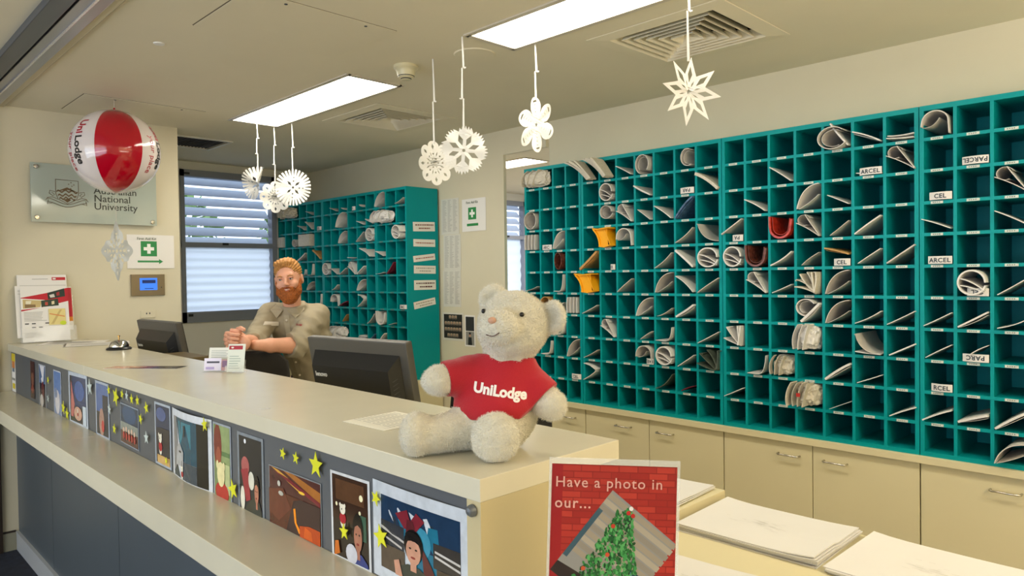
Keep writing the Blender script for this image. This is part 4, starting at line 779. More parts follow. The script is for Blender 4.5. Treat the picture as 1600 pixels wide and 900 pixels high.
photo(-1.985, -1.868, .858, 1.070, [('8FA06A', rect(.3, 0, 1, 1)), ('7A2C20', ell(.25, .72, .25, .30)), ('9C4A34', ell(.3, .55, .16, .16)), ('5C7A4A', rect(.5, .6, 1, .66)), ('B8C08A', rect(.7, .1, 1, .5)), ('B83028', ell(.5, .10, .42, .14)), ('E8DCA4', ell(.45, .34, .24, .17)), ('E8DCA4', ell(.25, .46, .08, .06)), ('E8DCA4', ell(.65, .46, .08, .06))], 'photo of a cream bear in red on green grass, next to the big bordered photo', '9AA2AC', .06, inner='7C8A5A')
photo(-1.828, -1.680, .853, 1.066, [('1A1A20', rect(0, .4, 1, 1)), ('F0F0F4', ell(.28, .94, .05, .03)), ('B05A58', ell(.28, .62, .18, .12)), ('9A3038', [(.08, .55), (.4, .6), (.5, .2), (.3, .15)]), ('D8D4C4', ell(.55, .45, .13, .12)), ('E4DECC', ell(.15, .18, .1, .16)), ('3A3A30', [(.2, .0), (.4, .15), (.8, .3), (1, .1), (1, 0)])]+inset(persn(.5, .6, 1.9, '1C1412', 'B87860', '3A3E38'), .48, -.1, 1.1, .62), 'dark photo of two people holding the bear, left of the volcano picture', '7E868E', .07, inner='26242A')
photo(-1.652, -1.405, .868, 1.010, [('A86A30', [(0, 1), (.3, 1), (1, .68), (1, .86), (.5, 1)]), ('D8A040', [(.05, 1), (.2, .98), (.9, .70), (.6, .74)]), ('7A2C30', [(.1, .95), (.9, .66), (1, .62), (1, .7), (.4, .9)]), ('F0C040', ell(.66, .74, .06, .025)), ('5A3020', rect(0, 0, .6, .62)), ('3E2A28', [(.35, 0), (.5, .55), (.65, .62), (1, .62), (1, 0)]), ('6A3828', [(0, .6), (.3, .7), (.45, .4), (.2, .1), (0, .2)]), ('F09018', [(.50, .42), (.54, .44), (.56, .2), (.66, .06), (.60, .04), (.52, .2)]), ('B84818', [(.62, .0), (.62, .18), (.8, .24), (1, .24), (1, 0)]), ('D86020', [(.7, .02), (.72, .2), (.84, .16), (.86, .02)]), ('C8C4B8', ell(.22, .76, .03, .05)), ('B8B4A8', ell(.26, .6, .05, .04))], 'landscape picture of a glowing orange volcano and sunset', '8A8E90', .012, inner='54302A')
photo(-1.362, -1.212, .865, 1.050, [('3A2418', rect(0, .45, 1, 1)), ('5A3C26', rect(.1, .7, .9, .95)), ('F4EBC0', ell(.82, .80, .05, .04)), ('F4EBC0', ell(.12, .64, .03, .025)), ('F4EBC0', ell(.78, .62, .03, .025)), ('3C5A48', rect(.75, .3, .95, .6))]+inset(bearlet(.5, .5, 1.7), -.02, .32, .62, .82)+inset(persn(.5, .55, 2.1, '14100E', 'A8705A', '34407E'), .38, -.12, 1.08, .72)+[('C8C8D0', ell(.55, .1, .16, .12)), ('C86A20', [(.05, .0), (.22, .05), (.18, .2), (.08, .18)])], 'white-edged portrait photo of a person in blue with the bear', 'D4D6D8', .05, inner='2E2620', a=-1)
photo(-1.203, -.905, .820+.052, 1.062, [('1C3450', rect(0, .45, 1, 1)), ('1F6C88', [(.25, .75), (.75, .8), (.8, .1), (.5, .0)]), ('3C8CA8', ell(.55, .55, .12, .2)), ('2C3038', rect(.0, .3, .33, .66)), ('B8B4B0', [(0, .54), (.33, .45), (.33, .48), (0, .58)]), ('B8B4B0', [(0, .44), (.3, .36), (.3, .39), (0, .47)]), ('3A3632', rect(.70, .3, 1, .62)), ('C4C0BC', [(.72, .50), (1, .44), (1, .47), (.72, .53)]), ('C4C0BC', [(.72, .44), (1, .36), (1, .39), (.72, .47)]), ('54483C', rect(0, 0, .34, .34)), ('4A3E30', rect(.74, 0, 1, .3)), ('7A2430', [(.22, .82), (.38, .92), (.42, .78), (.5, .92), (.6, .84), (.5, .68), (.34, .66)]), ('5A2026', [(.36, .6), (.5, .62), (.46, .8), (.38, .8)]), ('5C2C2A', [(.56, .52), (.68, .3), (.8, .0), (.6, .0)])]+asp(persn(.46, .42, 1.75, '120E0E', 'C49078', '3A3E36'), .46, .72)+[('120E0E', ell(.46, .60, .10, .06)), ('C49078', [(.22, .0), (.2, .18), (.27, .22), (.32, .0)]), ('C49078', [(.70, .0), (.66, .16), (.72, .18), (.82, .0)])], 'large white-bordered photo of a person holding a red reindeer figure on the head', 'C6CCD4', .10, inner='26303C', wave=.005)
# strip of patterned paper where the counter meets the wall
t = pic('patterned_strip', FR(-4.655, .872), .09, .205, [('D8C020', rect(0, .8, 1, 1)), ('C97A3A', rect(.1, .62, .9, .8)), ('6A7A8A', rect(.2, .52, .8, .62)), ('8C8A80', rect(.1, .3, .9, .36)), ('D8C020', rect(.2, .08, .9, .22))]); tag(t, 'narrow patterned paper strip with yellow stars at the wall end of the grey counter front', 'poster')
def star5(r, k=.42, a0=0): return [((r if i % 2 == 0 else r*k)*math.cos(PI/2+a0+i*PI/5), (r if i % 2 == 0 else r*k)*math.sin(PI/2+a0+i*PI/5)) for i in range(10)]
STARS = [(-3.82, 1.01, .018, 'y', 'beside the second photo, low'), (-3.83, .925, .018, 'w', 'between the second and third photos'), (-3.56, .915, .03, 'y', 'in front of the wide blue photo'), (-3.50, .895, .028, 'y', 'under the wide blue photo'), (-3.15, 1.045, .034, 'w', 'just right of the wide blue photo'), (-2.904, 1.06, .018, 'y', 'right of the fifth photo, top'), (-2.822, 1.045, .036, 'y', 'large one above the group photo'), (-2.749, 1.062, .018, 'y', 'first of the small row above the group photo'), (-2.70, 1.062, .018, 'w', 'pale one in the row above the group photo'), (-2.647, 1.056, .019, 'y', 'third of the small row above the group photo'), (-2.588, 1.058, .019, 'y', 'fourth of the small row above the group photo'), (-2.501, 1.044, .021, 'y', 'upper right of the group photo'), (-2.560, 1.000, .019, 'y', 'right edge of the group photo'), (-2.902, .99, .02, 'w', 'left of the group photo'), (-2.847, .925, .02, 'y', 'lower left of the group photo'), (-2.508, .945, .022, 'w', 'pale one right of the group photo'), (-2.012, 1.058, .021, 'y', 'on the corner of the big bordered photo'), (-1.845, .91, .028, 'y', 'between the grass photo and the two people photo'), (-1.565, 1.052, .015, 'y', 'first small one above the volcano picture'), (-1.503, 1.052, .015, 'y', 'second small one above the volcano picture'), (-1.413, 1.052, .030, 'y', 'biggest one above the volcano picture'), (-1.302, .932, .018, 'y', 'on the portrait photo of a person in blue'), (-1.168, .955, .025, 'y', 'big one on the left border of the reindeer photo'), (-1.183, 1.028, .016, 'y', 'small one at the top left of the reindeer photo'), (-2.33, .90, .012, 'y', 'tiny one between the bear photo and the big bordered photo')]
for k, (x, z, r_, c, where) in enumerate(STARS):
    b = MB(); a0 = math.radians((k*47) % 40-20); b.add([(p[0], p[1], zz) for zz in (.0, .0012) for p in star5(r_, .42, a0)], [tuple(range(10, 20)), tuple(range(10))[::-1]]+[(i, (i+1) % 10, 10+(i+1) % 10, 10+i) for i in range(10)], FR(x, z, 0, .0135 if 'big bordered' in where and 'corner' in where else .0085))
    t = b.build('paper_star', mat('yellow_star_paper', 'D8D820', .6) if c == 'y' else mat('silver_star_paper', 'C8D4D0', .4)); tag(t, ('yellow' if c == 'y' else 'silvery')+' paper star, '+where, 'paper star', 'paper stars on the grey counter front')

# notices on the end of the left rack (plane x=-4.048) and column
EX = lambda y, z, a=0: Matrix.Translation((-4.0465, y, z)) @ Matrix.Rotation(math.radians(a), 4, 'X') @ frame((0, 0, 0), (0, 1, 0), (1, 0, 0))
ws = ['topmost of six', 'second from the top', 'third, tilted upwards', 'fourth from the top', 'fifth, with two bold lines', 'lowest, tilted upwards']
for i, (z, h, a, n_) in enumerate([(1.778, .066, 2, 2), (1.672, .052, 0, 1), (1.560, .044, 6, 1), (1.482, .056, -1, 2), (1.365, .068, 0, 2), (1.228, .050, 9, 2)]):
    y = 3.055; rr = random.Random(i); L_ = []
    for q in range(n_):
        yy = .68-.36*q if n_ == 2 else .5; x = .10+.15*q
        while x < (.92-.15*q): ww = rr.uniform(.03, .10); L_.append((['8A5A4A', 'A04A30', '9A3A20', 'A8A498', '5A2A2A', 'A89A88'][i], rect(x, yy-.07, min(x+ww, .93), yy+.07))); x += ww+.02
    t = pic('rack_notice', EX(y, z, a), .195, h, L_, base='E8E4DA'); tag(t, 'small white printed notice on the teal rack end, '+ws[i], 'notice', 'notices on the teal rack end')
CXF = lambda x, z, a=0, d=.0015: Matrix.Translation((x, 3.30-d, z)) @ Matrix.Rotation(math.radians(a), 4, 'Y') @ frame((0, 0, 0), (1, 0, 0), (0, -1, 0))
for i, (x, z, w_, h) in enumerate([(-4.03, 1.758, .195, .255), (-4.01, 1.500, .19, .255), (-4.02, 1.240, .195, .26)]):
    rr = random.Random(i+9); t = pic('list_sheet', CXF(x, z), w_, h, sum([[('B2AEA4', rect(.08+.3*c, .95-.03*r_, .08+.3*c+rr.uniform(.12, .26), .962-.03*r_)) for c in range(3)] for r_ in range(30)], []), base='D8D4C8'); tag(t, 'white list sheet on the column, %s of the three taped in a line' % ['topmost', 'middle', 'lowest'][i], 'paper', 'list sheets on the column')
M = CXF(-3.80, 1.768, 0, .002); first_aid(M, .245, .225, 'square first aid notice on the column between the racks', arrow=False)
# framed portrait sheets
def staff(x, z, w_, h, rows, label):
    L_ = [('241E1A', rect(.07, .08, .93, .94))]; n = max(rows)
    for j, c in enumerate(rows):
        for i in range(c):
            cx = .5+(i-(c-1)/2)*.80/n; cy = .84-.215*j; L_ += [('C8B49A', rect(cx-.048, cy-.065, cx+.048, cy+.055)), ('8A5A40', ell(cx, cy+.01, .028, .035, 8)), ('4A3A34', rect(cx-.04, cy-.06, cx+.04, cy-.025))]
    t = pic('staff_poster', CXF(x, z), w_, h, L_, base='D8D2C4'); tag(t, label, 'poster')
staff(-4.035, .998, .235, .20, [3, 6, 6, 4], 'dark poster with rows of small portraits on the column left of the bear')
t = pic('portrait_poster', CXF(-3.79, .965), .11, .22, [('2A2A2C', rect(.1, .5, .9, .95)), ('8C8A84', rect(.1, .05, .9, .48)), ('1E1C1E', [(.3, .05), (.35, .3), (.65, .3), (.7, .05)]), ('C09070', ell(.5, .37, .09, .06)), ('1A1614', ell(.5, .42, .1, .04))]); tag(t, 'narrow portrait print partly hidden by the bear ear', 'poster')

# ------------------------------------------------------------------ hanging paper snowflakes
def radial(n, f, res): return [(f(2*PI*i/res)*math.cos(2*PI*i/res), f(2*PI*i/res)*math.sin(2*PI*i/res)) for i in range(res)]
def flake_fringe(R_, nt, ri, slit=.45, eyes=8):
    out = []
    for i in range(nt):
        a = 2*PI*i/nt; d = PI/nt
        out += [(R_*math.cos(a-d*slit*1.2), R_*math.sin(a-d*slit*1.2)), (R_*1.0*math.cos(a+d*slit*1.2), R_*math.sin(a+d*slit*1.2)), (ri*math.cos(a+d*.88), ri*math.sin(a+d*.88)), (ri*math.cos(a+d*1.12), ri*math.sin(a+d*1.12))]
    return out
def rot(P, a): return [(x*math.cos(a)-y*math.sin(a), x*math.sin(a)+y*math.cos(a)) for x, y in P]
def diamond(r0, r1, w_, a): return rot([(r0, 0), ((r0+r1)/2, w_), (r1, 0), ((r0+r1)/2, -w_)], a)
def snow(kind, label, top, z, R_, rz, tilt=0, squash=1.0, fold=0.0, kinks=2, CZ=CZ):
    t = thing('paper_snowflake', label, 'paper snowflake', (top[0], top[1], CZ), 0, 'paper snowflakes hanging from the ceiling')
    holes = []
    if kind == 'fringe':
        o = flake_fringe(R_, 30, R_*.66); holes = [diamond(R_*.14, R_*.48, R_*.07, PI/4+k*PI/2) for k in range(4)]+[ell(R_*.35*math.cos(k*PI/2), R_*.35*math.sin(k*PI/2), R_*.045, R_*.045, 6) for k in range(4)]+[ell(R_*.55*math.cos(k*PI/2), R_*.55*math.sin(k*PI/2), R_*.035, R_*.035, 6) for k in range(4)]+[ell(0, 0, R_*.06, R_*.06, 8)]
    elif kind == 'saw':
        o = []
        for i in range(8):
            for (da, r_) in ((-.30, .90), (-.22, .98), (-.20, .86), (-.12, 1.0), (-.08, .86), (0, 1.02), (.06, .86), (.14, .99), (.19, .85), (.25, .95), (.33, .80)): a = i*PI/4+da*1.05; o.append((R_*r_*math.cos(a), R_*r_*math.sin(a)))
        holes = [diamond(R_*.20, R_*.68, R_*.11, PI/8+k*PI/4) for k in range(8)]+[ell(0, 0, R_*.07, R_*.07, 8)]
    elif kind == 'petal':
        o = radial(6, lambda a: R_*(.42+.58*abs(math.cos(3*a))**.55), 120); holes = []
        for k in range(6):
            for j in range(5): q = .30+.13*j; wd = .05+.018*j; holes.append(rot([(R_*q, -R_*wd), (R_*(q+.035), 0), (R_*q, R_*wd), (R_*(q+.055), 0)] if j < 4 else [(R_*q, -R_*wd), (R_*(q+.06), -R_*wd*.6), (R_*(q+.06), R_*wd*.6), (R_*q, R_*wd)], k*PI/3))
        holes.append(rot(star5(R_*.10), .3))
    elif kind == 'star':
        o = []
        for i in range(16): r_ = R_ if i % 2 == 0 else R_*.50; a = PI/2+i*PI/8; o.append((r_*math.cos(a), r_*math.sin(a)))
        holes = [diamond(R_*.26, R_*.74, R_*.075, PI/2+k*PI/4) for k in range(8)]+[diamond(R_*.14, R_*.36, R_*.022, PI/2+PI/8+k*PI/4) for k in range(8)]+[rot(star5(R_*.09, .5), 0)]
    elif kind == 'scallop':
        o = radial(8, lambda a: R_*(.80+.20*abs(math.cos(4*a))**.6), 128); holes = [diamond(R_*.62, R_*.86, R_*.07, k*PI/4) for k in range(8)]+[diamond(R_*.30, R_*.55, R_*.03, PI/8+k*PI/4) for k in range(8)]+[ell(R_*.42*math.cos(k*PI/4), R_*.42*math.sin(k*PI/4), R_*.05, R_*.04, 6) for k in range(8)]+[ell(R_*.2*math.cos(k*PI/3), R_*.2*math.sin(k*PI/3), R_*.04, R_*.03, 6) for k in range(6)]
    elif kind == 'lace':
        o = radial(4, lambda a: R_*(.62+.38*max(0, abs(math.cos(2*a)))**3+.05*math.cos(12*a)), 160); holes = [ell(R_*.78*math.cos(k*PI/2), R_*.78*math.sin(k*PI/2), R_*.08, R_*.035, 8, k*PI/2) for k in range(4)]+[ell(0, 0, R_*.07, R_*.07, 8)]
        for k in range(8):
            a = k*PI/4; holes += [rot(ell(R_*.47, 0, R_*.085, R_*.055, 10), a), rot(ell(R_*.24, 0, R_*.09, R_*.045, 8), a), rot(ell(R_*.40, 0, R_*.075, R_*.035, 8), a+PI/8)]+([rot(ell(R_*.60, 0, R_*.03, R_*.10, 8), a)] if k % 2 == 0 else [])
    V, Fs = shape2d([o]+holes, .0005)
    bm = bmesh.new(); vs = [bm.verts.new(v) for v in V]
    for f in Fs:
        try: bm.faces.new([vs[i] for i in f])
        except ValueError: pass
    bmesh.ops.triangulate(bm, faces=bm.faces[:]); 
    for _ in range(2): bmesh.ops.subdivide_edges(bm, edges=[e for e in bm.edges if e.calc_length() > R_*.22], cuts=1); bmesh.ops.triangulate(bm, faces=bm.faces[:])
    Rm = Matrix.Rotation(rz, 4, 'Z') @ Matrix.Rotation(tilt, 4, 'Y') @ Matrix.Rotation(PI/2, 4, 'X')
    for v in bm.verts:
        x, y, zz = v.co; x2 = x*squash
        if fold: zz += fold*abs(x)*.8*(1 if fold > 0 else 1) + .15*fold*math.sin(3*math.atan2(y, x))*R_; x2 = x*math.cos(min(1.2, abs(fold)))
        else: zz += R_*.05*math.sin(5*math.atan2(y, x)+1)*(math.hypot(x, y)/R_)
        v.co = Rm @ Vector((x2, y, zz)); v.co.z += z-CZ
    me = bpy.data.meshes.new('paper_disc'); bm.to_mesh(me); bm.free(); me.materials.append(M_flake if kind != 'lace' else mat('silver_paper', 'C6C2B4', .45, .2)); d = bpy.data.objects.new('paper_disc', me); COL.objects.link(d); d.parent = t
    # knotted paper strips
    b = MB(); zt = 0.0; zb = z-CZ+R_*.86; n = kinks+1; dirx = Vector((.705, .709, 0)); prev = Vector((0, 0, 0))
    if kind == 'lace': b.tube([(0, 0, zt), (0, 0, zb)], .0012, 6)
    else:
        for i in range(n):
            a = Vector((0, 0, zt+(zb-zt)*i/n)) + dirx*(.0 if i == 0 else .002*(-1)**i); e = Vector((0, 0, zt+(zb-zt)*(i+1)/n)) + dirx*(.004*(-1)**i if i < n-1 else 0); w_ = dirx*.0028; dd = Vector((-.709, .705, 0))*.0005
            b.add([a-w_-dd, a+w_-dd, e+w_*1.4-dd, e-w_*1.4-dd, a-w_+dd, a+w_+dd, e+w_*1.4+dd, e-w_*1.4+dd], [(0, 1, 2, 3), (7, 6, 5, 4), (0, 4, 5, 1), (1, 5, 6, 2), (2, 6, 7, 3), (3, 7, 4, 0)])
            if i < n-1: k = e; s_ = (-1)**i; b.add([k-w_, k+dirx*.010*s_+Vector((0, 0, .003)), k+dirx*.010*s_-Vector((0, 0, .002)), k+w_-Vector((0, 0, .004))], [(0, 1, 2, 3)])
    b.build('hanging_strip', M_flake if kind != 'lace' else mat('silver_paper', 'C6C2B4', .45, .2), t); return t
FC = math.radians(45.1)
snow('fringe', 'fringed paper snowflake folded like a fan, leftmost under the long lit panel', (-4.214, 2.003), 2.045, .105, FC-.5, .35, .8, fold=.7, kinks=2)
snow('scallop', 'small lacy paper snowflake, lowest and middle of the three under the long lit panel', (-4.233, 2.124), 1.972, .100, FC+.4, 0, .8, fold=.3, kinks=2)
snow('fringe', 'round fringed paper snowflake, rightmost of the three under the long lit panel', (-4.075, 2.162), 2.020, .112, FC, .1, 1, kinks=1)
snow('scallop', 'half-turned scalloped paper snowflake hanging left of the toothed round one', (-2.473, 1.989), 1.960, .098, FC+.75, -.1, .62, fold=.2, kinks=1)
snow('saw', 'round paper snowflake with toothed edge and eight diamond holes', (-2.163, 1.891), 1.964, .097, FC+.1, .1, 1, kinks=2)
snow('petal', 'six-petalled paper snowflake with striped cuts, turned sideways', (-2.025, 2.170), 2.083, .122, FC+.62, .35, .72, kinks=1)
snow('star', 'eight-pointed star paper snowflake above the rack with the red magazine', (-1.170, 1.940), 2.017, .108, FC+.35, .12, 1, fold=.22, kinks=1)

# ------------------------------------------------------------------ beach ball with an ornament below it
BC = Vector((-4.152, 1.190, 2.142)); BR = .218
ball = thing('beach_ball', 'inflated red and white beach ball hanging from the ceiling', 'beach ball', BC)
M_bw = mat('white_ball_vinyl', 'E0D6D4', .12, coat=.6); M_br = mat('red_ball_vinyl', 'B5001E', .12, coat=.6); M_bg = mat('grey_ball_vinyl', 'C9CCCF', .12, coat=.6)
def sph(lon, lat, r=BR): c = math.cos(lat); return Vector((r*c*math.cos(lon), r*c*math.sin(lon), r*math.sin(lat)*(1.0)))
LONC = math.atan2(-BC.y, -BC.x)    # towards the viewer's side
for k in range(6):
    a0 = LONC-math.radians(25)+k*PI/3; n = 12; m_ = 28; V = []; Fs = []
    for j in range(m_+1):
        for i in range(n+1): V.append(sph(a0+PI/3*i/n, -PI/2+PI*j/m_, BR*(1-.012*abs(2*i/n-1)**4)))
    for j in range(m_):
        for i in range(n): a = j*(n+1)+i; Fs.append((a, a+1, a+n+2, a+n+1))
    mesh_from('panel', V, Fs, M_br if k == 0 or k == 3 else (M_bw if k in (1, 5, 2, 4) else M_bg), ball, smooth=True)
def ball_text(txt, size, m, lon, lat0, off=0.0, bold=.001):
    V, Fs = text_geo(txt, size, bold=bold, depth=.0003, align='CENTER')
    W = []
    for v in V: la = lat0 - v.x/BR; lo = lon + (v.y+off)/(BR*max(.3, math.cos(la))) ; W.append(sph(lo, la, BR*1.004+v.z))
    mesh_from('lettering', W, Fs, m, ball)
M_ballred = mat('ball_red_ink', 'B02030', .3); M_ballblack = mat('ball_black_ink', '1E1A1E', .3)
for lon in (LONC-math.radians(54), LONC+math.radians(64)):
    ball_text('Uni', .060, M_ballred, lon, .47, .0, .0016); ball_text('Lodge', .060, M_ballblack, lon, -.10, .0, .0016); ball_text('your place', .048, M_ballred, lon, -.12, -.058, .0)
b = MB(); b.lathe([(.012, BR-.004), (.005, BR+.006), (.004, BR+.012), (0, BR+.013)], 12); b.build('valve', M_br, ball)
b = MB(); b.tube([(0, 0, BR+.01), (0, 0, CZ-BC.z)], .0008, 5); b.build('string', M_white_wall, ball)
b = MB(); 
t = snow('lace', 'silvery lace paper ornament hanging below the beach ball', (-4.145, 1.185), 1.618, .150, FC-.15, .0, .62, kinks=0, CZ=BC.z-BR-.002)

# ------------------------------------------------------------------ monitors
def monitor(x, y, ztop, rz, label):
    t = thing('computer_monitor', label, 'monitor', (x, y, .69), rz)
    h = .335; w_ = .49; T = Matrix.Translation((0, 0, ztop-.69)) @ Matrix.Rotation(math.radians(11), 4, 'X')   # origin at the top edge of the back
    b = MB(); b.box(-w_/2, w_/2, 0, .030, -h, 0, T, .006); b.build('casing', mat('charcoal_plastic', '4A4741', .4, bump=.1, scale=400), t)
    b = MB(); b.box(-w_/2+.006, w_/2-.006, .030, .034, -h+.006, -.004, T, .001); b.build('bezel', M_black, t)
    b = MB(); b.box(-w_/2+.022, w_/2-.022, .0341, .0352, -h+.03, -.02, T); b.build('screen', mat('screen_glass', '0A0C10', .1), t)
    b = MB(); P = [(-w_/2+.045, -.035, -.055), (w_/2-.075, -.035, -.055)]
    V = []
    for (dx, yy, za, zb) in ((0, -.001, -.045, -h+.02), (.022, -.042, -.088, -h+.035)):
        V += [(-w_/2+.035+dx, yy, za), (w_/2-.035-dx, yy, za), (w_/2-.035-dx, yy, zb), (-w_/2+.035+dx, yy, zb)]
    b.add(V, [(4, 5, 6, 7)[::-1], (0, 1, 5, 4), (1, 2, 6, 5), (2, 3, 7, 6), (3, 0, 4, 7)], T); b.build('rear_housing', M_black, t)
    b = MB()
    for k in range(6): b.tube([(w_/2-.052+.0, -.0325, -.125-.014*k), (w_/2-.044, -.016, -.118-.014*k)], .0014, 5, T)
    b.build('vent_slots', mat('slot_grey', '3A3C3C', .5), t)
    text('lettering', 'lenovo', .022, mat('logo_silver', 'D0CEC6', .3), t, T @ frame((-w_/2+.07, -.0425, -.125), (1, 0, 0), (0, -1, 0)), bold=.0008)
    b = MB(); b.box(w_/2-.10, w_/2-.062, -.0430, -.0424, -.30, -.290, T); b.build('red_mark', mat('deep_red', '6A1818', .4), t)
    b = MB(); b.box(-.03, .03, -.01, .03, 0.012, ztop-.69-.25, None, .004); b.build('stand_column', M_black, t)
    b = MB(); b.box(-.13, .13, -.09, .12, 0, .012, None, .004); b.build('stand_base', M_black, t)
    return t
monitor(-2.085, 1.315, 1.252, math.radians(9), 'black computer monitor seen from behind, between the man and the bear')
monitor(-3.83, 1.262, 1.252, math.radians(3), 'black computer monitor seen from behind, near the cream wall')

# ------------------------------------------------------------------ office chairs
def chair(x, y, rz, ztop, wd, label, m=M_blackf):
    t = thing('office_chair', label, 'chair', (x, y, 0), rz)      # back faces -y
    n = 9; V = []; h0 = ztop-.52
    bm_ = MB(); N = 10
    for s_ in (0, 1):
        for j in range(N+1):
            v = j/N; z = h0+(ztop-h0)*v; hw = wd/2*(1-.10*(2*v-1)**4 - (.12*(v-.9)/.1 if v > .9 else 0))
            for i in range(N+1): u = 2*i/N-1; yy = -.035+.05*(1-v)**2 + .045*u*u*.8 + s_*.045; V.append((hw*u, yy, z - (.012*abs(u)**6 if v > .95 else 0)))
    K = N+1; Fs = []
    for j in range(N):
        for i in range(N): a = j*K+i; Fs.append((a, a+1, a+K+1, a+K)); a += K*K; Fs.append((a, a+K, a+K+1, a+1))
    for k in range(N):
        for (p, q) in ((k, k+1), ((K-1)*K+k+1, (K-1)*K+k), ((k+1)*K, k*K), (k*K+K-1, (k+1)*K+K-1)): Fs.append((p, p+K*K, q+K*K, q))
    bk = mesh_from('backrest', V, Fs, m, t, smooth=True); md = bk.modifiers.new('b', 'BEVEL'); md.width = .012; md.segments = 2; md.limit_method = 'ANGLE'; md.angle_limit = math.radians(50)
    b = MB(); b.box(-.22, .22, .0, .40, .44, .51, None, .03); b.build('seat', m, t)
    b = MB(); b.box(-.035, .035, -.045, -.03, .42, h0+.22, None, .005); b.box(-.035, .035, -.04, .2, .41, .43, None, .004); b.build('back_bar', M_black, t)
    b = MB(); b.lathe([(.026, .10), (.026, .30), (.017, .30), (.017, .43)], 16, Matrix.Translation((0, .22, 0))); b.build('gas_lift', M_steel, t, smooth=True)
    for k in range(5):
        a = k*2*PI/5+.3; b = MB(); b.tube([(0, .22, .105), (.29*math.cos(a), .22+.29*math.sin(a), .075)], [.026, .016], 8); lg = b.build('leg', M_black, t)
        b = MB(); b.tube([(.29*math.cos(a)-.02*math.sin(a), .22+.29*math.sin(a)+.02*math.cos(a), .030), (.29*math.cos(a)+.02*math.sin(a), .22+.29*math.sin(a)-.02*math.cos(a), .030)], .029, 14); b.build('castor', M_black, lg)
    return t
chair(-3.510, 1.580, math.radians(232), 1.095, .45, 'dark fabric office chair the man leans on')
chair(-1.985, 1.90, math.radians(40), 1.05, .40, 'black office chair mostly hidden behind the teddy bear', mat('black_mesh', '151413', .7, bump=.3, scale=500))
chair(-4.55, 4.0, math.radians(-30), 1.09, .44, 'black office chair in the far room beyond the racks', mat('black_mesh', '151413', .7, bump=.3, scale=500))
# things on the desk by the first monitor
t = thing('storage_box', 'green and brown box standing behind the counter right of the left monitor', 'box', (-3.40, 1.24, .69), math.radians(3))
b = MB(); b.box(-.14, .14, -.06, .06, 0, .395, None, .003); b.build('box_body', mat('olive_green_card', '6B7A22', .6, vary=.3, vscale=14), t)
b = MB(); b.box(-.145, .145, -.065, .065, .385, .425, None, .003); b.build('lid', mat('brown_card', '5A4A24', .6, vary=.2), t)
t = thing('paper_tray', 'white small block of papers beside the green box', 'paper', (-3.20, 1.26, .69)); b = MB(); b.box(-.05, .05, -.05, .05, 0, .40); b.build('sheets', M_paper2, t)

# ------------------------------------------------------------------ paper stacks on the desk
def paper_stack(x, y, w_, d_, h, z, rz, label, n=6, marks=True, curl=.012):
    t = thing('paper_stack', label, 'paper stack', (x, y, z), math.radians(rz)); rr = random.Random(int(x*1000))
    for k in range(n):
        z0 = h*k/n; z1 = h*(k+1)/n-.0006; N = 10; V = []; Fs = []; ox, oy = rr.uniform(-.006, .006), rr.uniform(-.006, .006); ra = math.radians(rr.uniform(-1.3, 1.3))
        for s_ in (0, 1):
            for j in range(N+1):
                for i in range(N+1):
                    u, v = i/N-.5, j/N-.5; cz = curl*(max(0, u)*2)**3*(k/n)*(1 if v < 0 else .5) + curl*.7*max(0, -u*2)**4*(v+.5)*(k/n)
                    xx, yy = u*w_, v*d_; V.append((ox+xx*math.cos(ra)-yy*math.sin(ra), oy+xx*math.sin(ra)+yy*math.cos(ra), (z1 if s_ else z0)+cz))
        K = N+1
        for j in range(N):
            for i in range(N): a = j*K+i; Fs.append((a, a+K, a+K+1, a+1)); a += K*K; Fs.append((a, a+1, a+K+1, a+K))
        for q in range(N):
            for (p, r_) in ((q, q+1), ((K-1)*K+q+1, (K-1)*K+q), ((q+1)*K, q*K), (q*K+K-1, (q+1)*K+K-1)): Fs.append((p, r_, r_+K*K, p+K*K))
        I = [0]*len(Fs)
        if marks and k == n-1:
            for q in range(30):
                x_ = rr.gauss(0, .05); y_ = rr.gauss(0, .03); w2 = rr.uniform(.006, .03); c = len(V); V += [(x_, y_, h+.0001), (x_+w2, y_, h+.0001), (x_+w2, y_+.0013, h+.0001), (x_, y_+.0013, h+.0001)]; Fs.append((c, c+1, c+2, c+3)); I.append(1)
        mesh_from('sheaf', V, Fs, [M_paper, mat('faint_ink', 'C0BDB6', .7)], t, mi=I)
    return t
paper_stack(-.960, 2.005, .415, .315, .022, .69, 0, 'white paper stack in the middle of the desk, left edge against the raised top')
paper_stack(-.500, 1.995, .44, .33, .016, .69, -2, 'white paper stack on the right side of the desk, cut by the frame edge')
paper_stack(-.97, 1.52, .40, .30, .012, .69, 4, 'low white paper stack nearest the viewer, right of the red sign', n=3)
paper_stack(-1.40, 2.02, .37, .27, .014, .732, 2, 'white paper stack on the raised part of the desk', n=4, marks=False, curl=.006)

# ------------------------------------------------------------------ acrylic stand with the red poster
sx, sy = -.700, .905; ang = math.atan2(.144, .144)
st = thing('acrylic_sign_stand', 'clear acrylic stand with a red Have a photo poster beside the counter end', 'sign', (sx, sy, .869), math.radians(45))
T = Matrix.Translation((0, -.012, .002)) @ Matrix.Rotation(math.radians(-3.0), 4, 'X') @ Matrix.Rotation(math.radians(2.6), 4, 'Y')
b = MB(); b.box(-.1045, .1045, -.0035, -.0015, .287, .296, T, .0006); b.box(-.1045, -.1, -.0035, -.0015, 0, .287, T); b.box(.1, .1045, -.0035, -.0015, 0, .287, T); b.box(-.1045, .1045, .0015, .0035, 0, .296, T, .0006); b.box(-.1045, -.1015, -.0015, .0015, 0, .296, T); b.box(.1015, .1045, -.0015, .0015, 0, .296, T); b.build('acrylic_frame', M_clear, st)
b = MB(); b.box(-.105, .105, -.05, .05, -.001, .002); b.build('foot', M_clear, st)
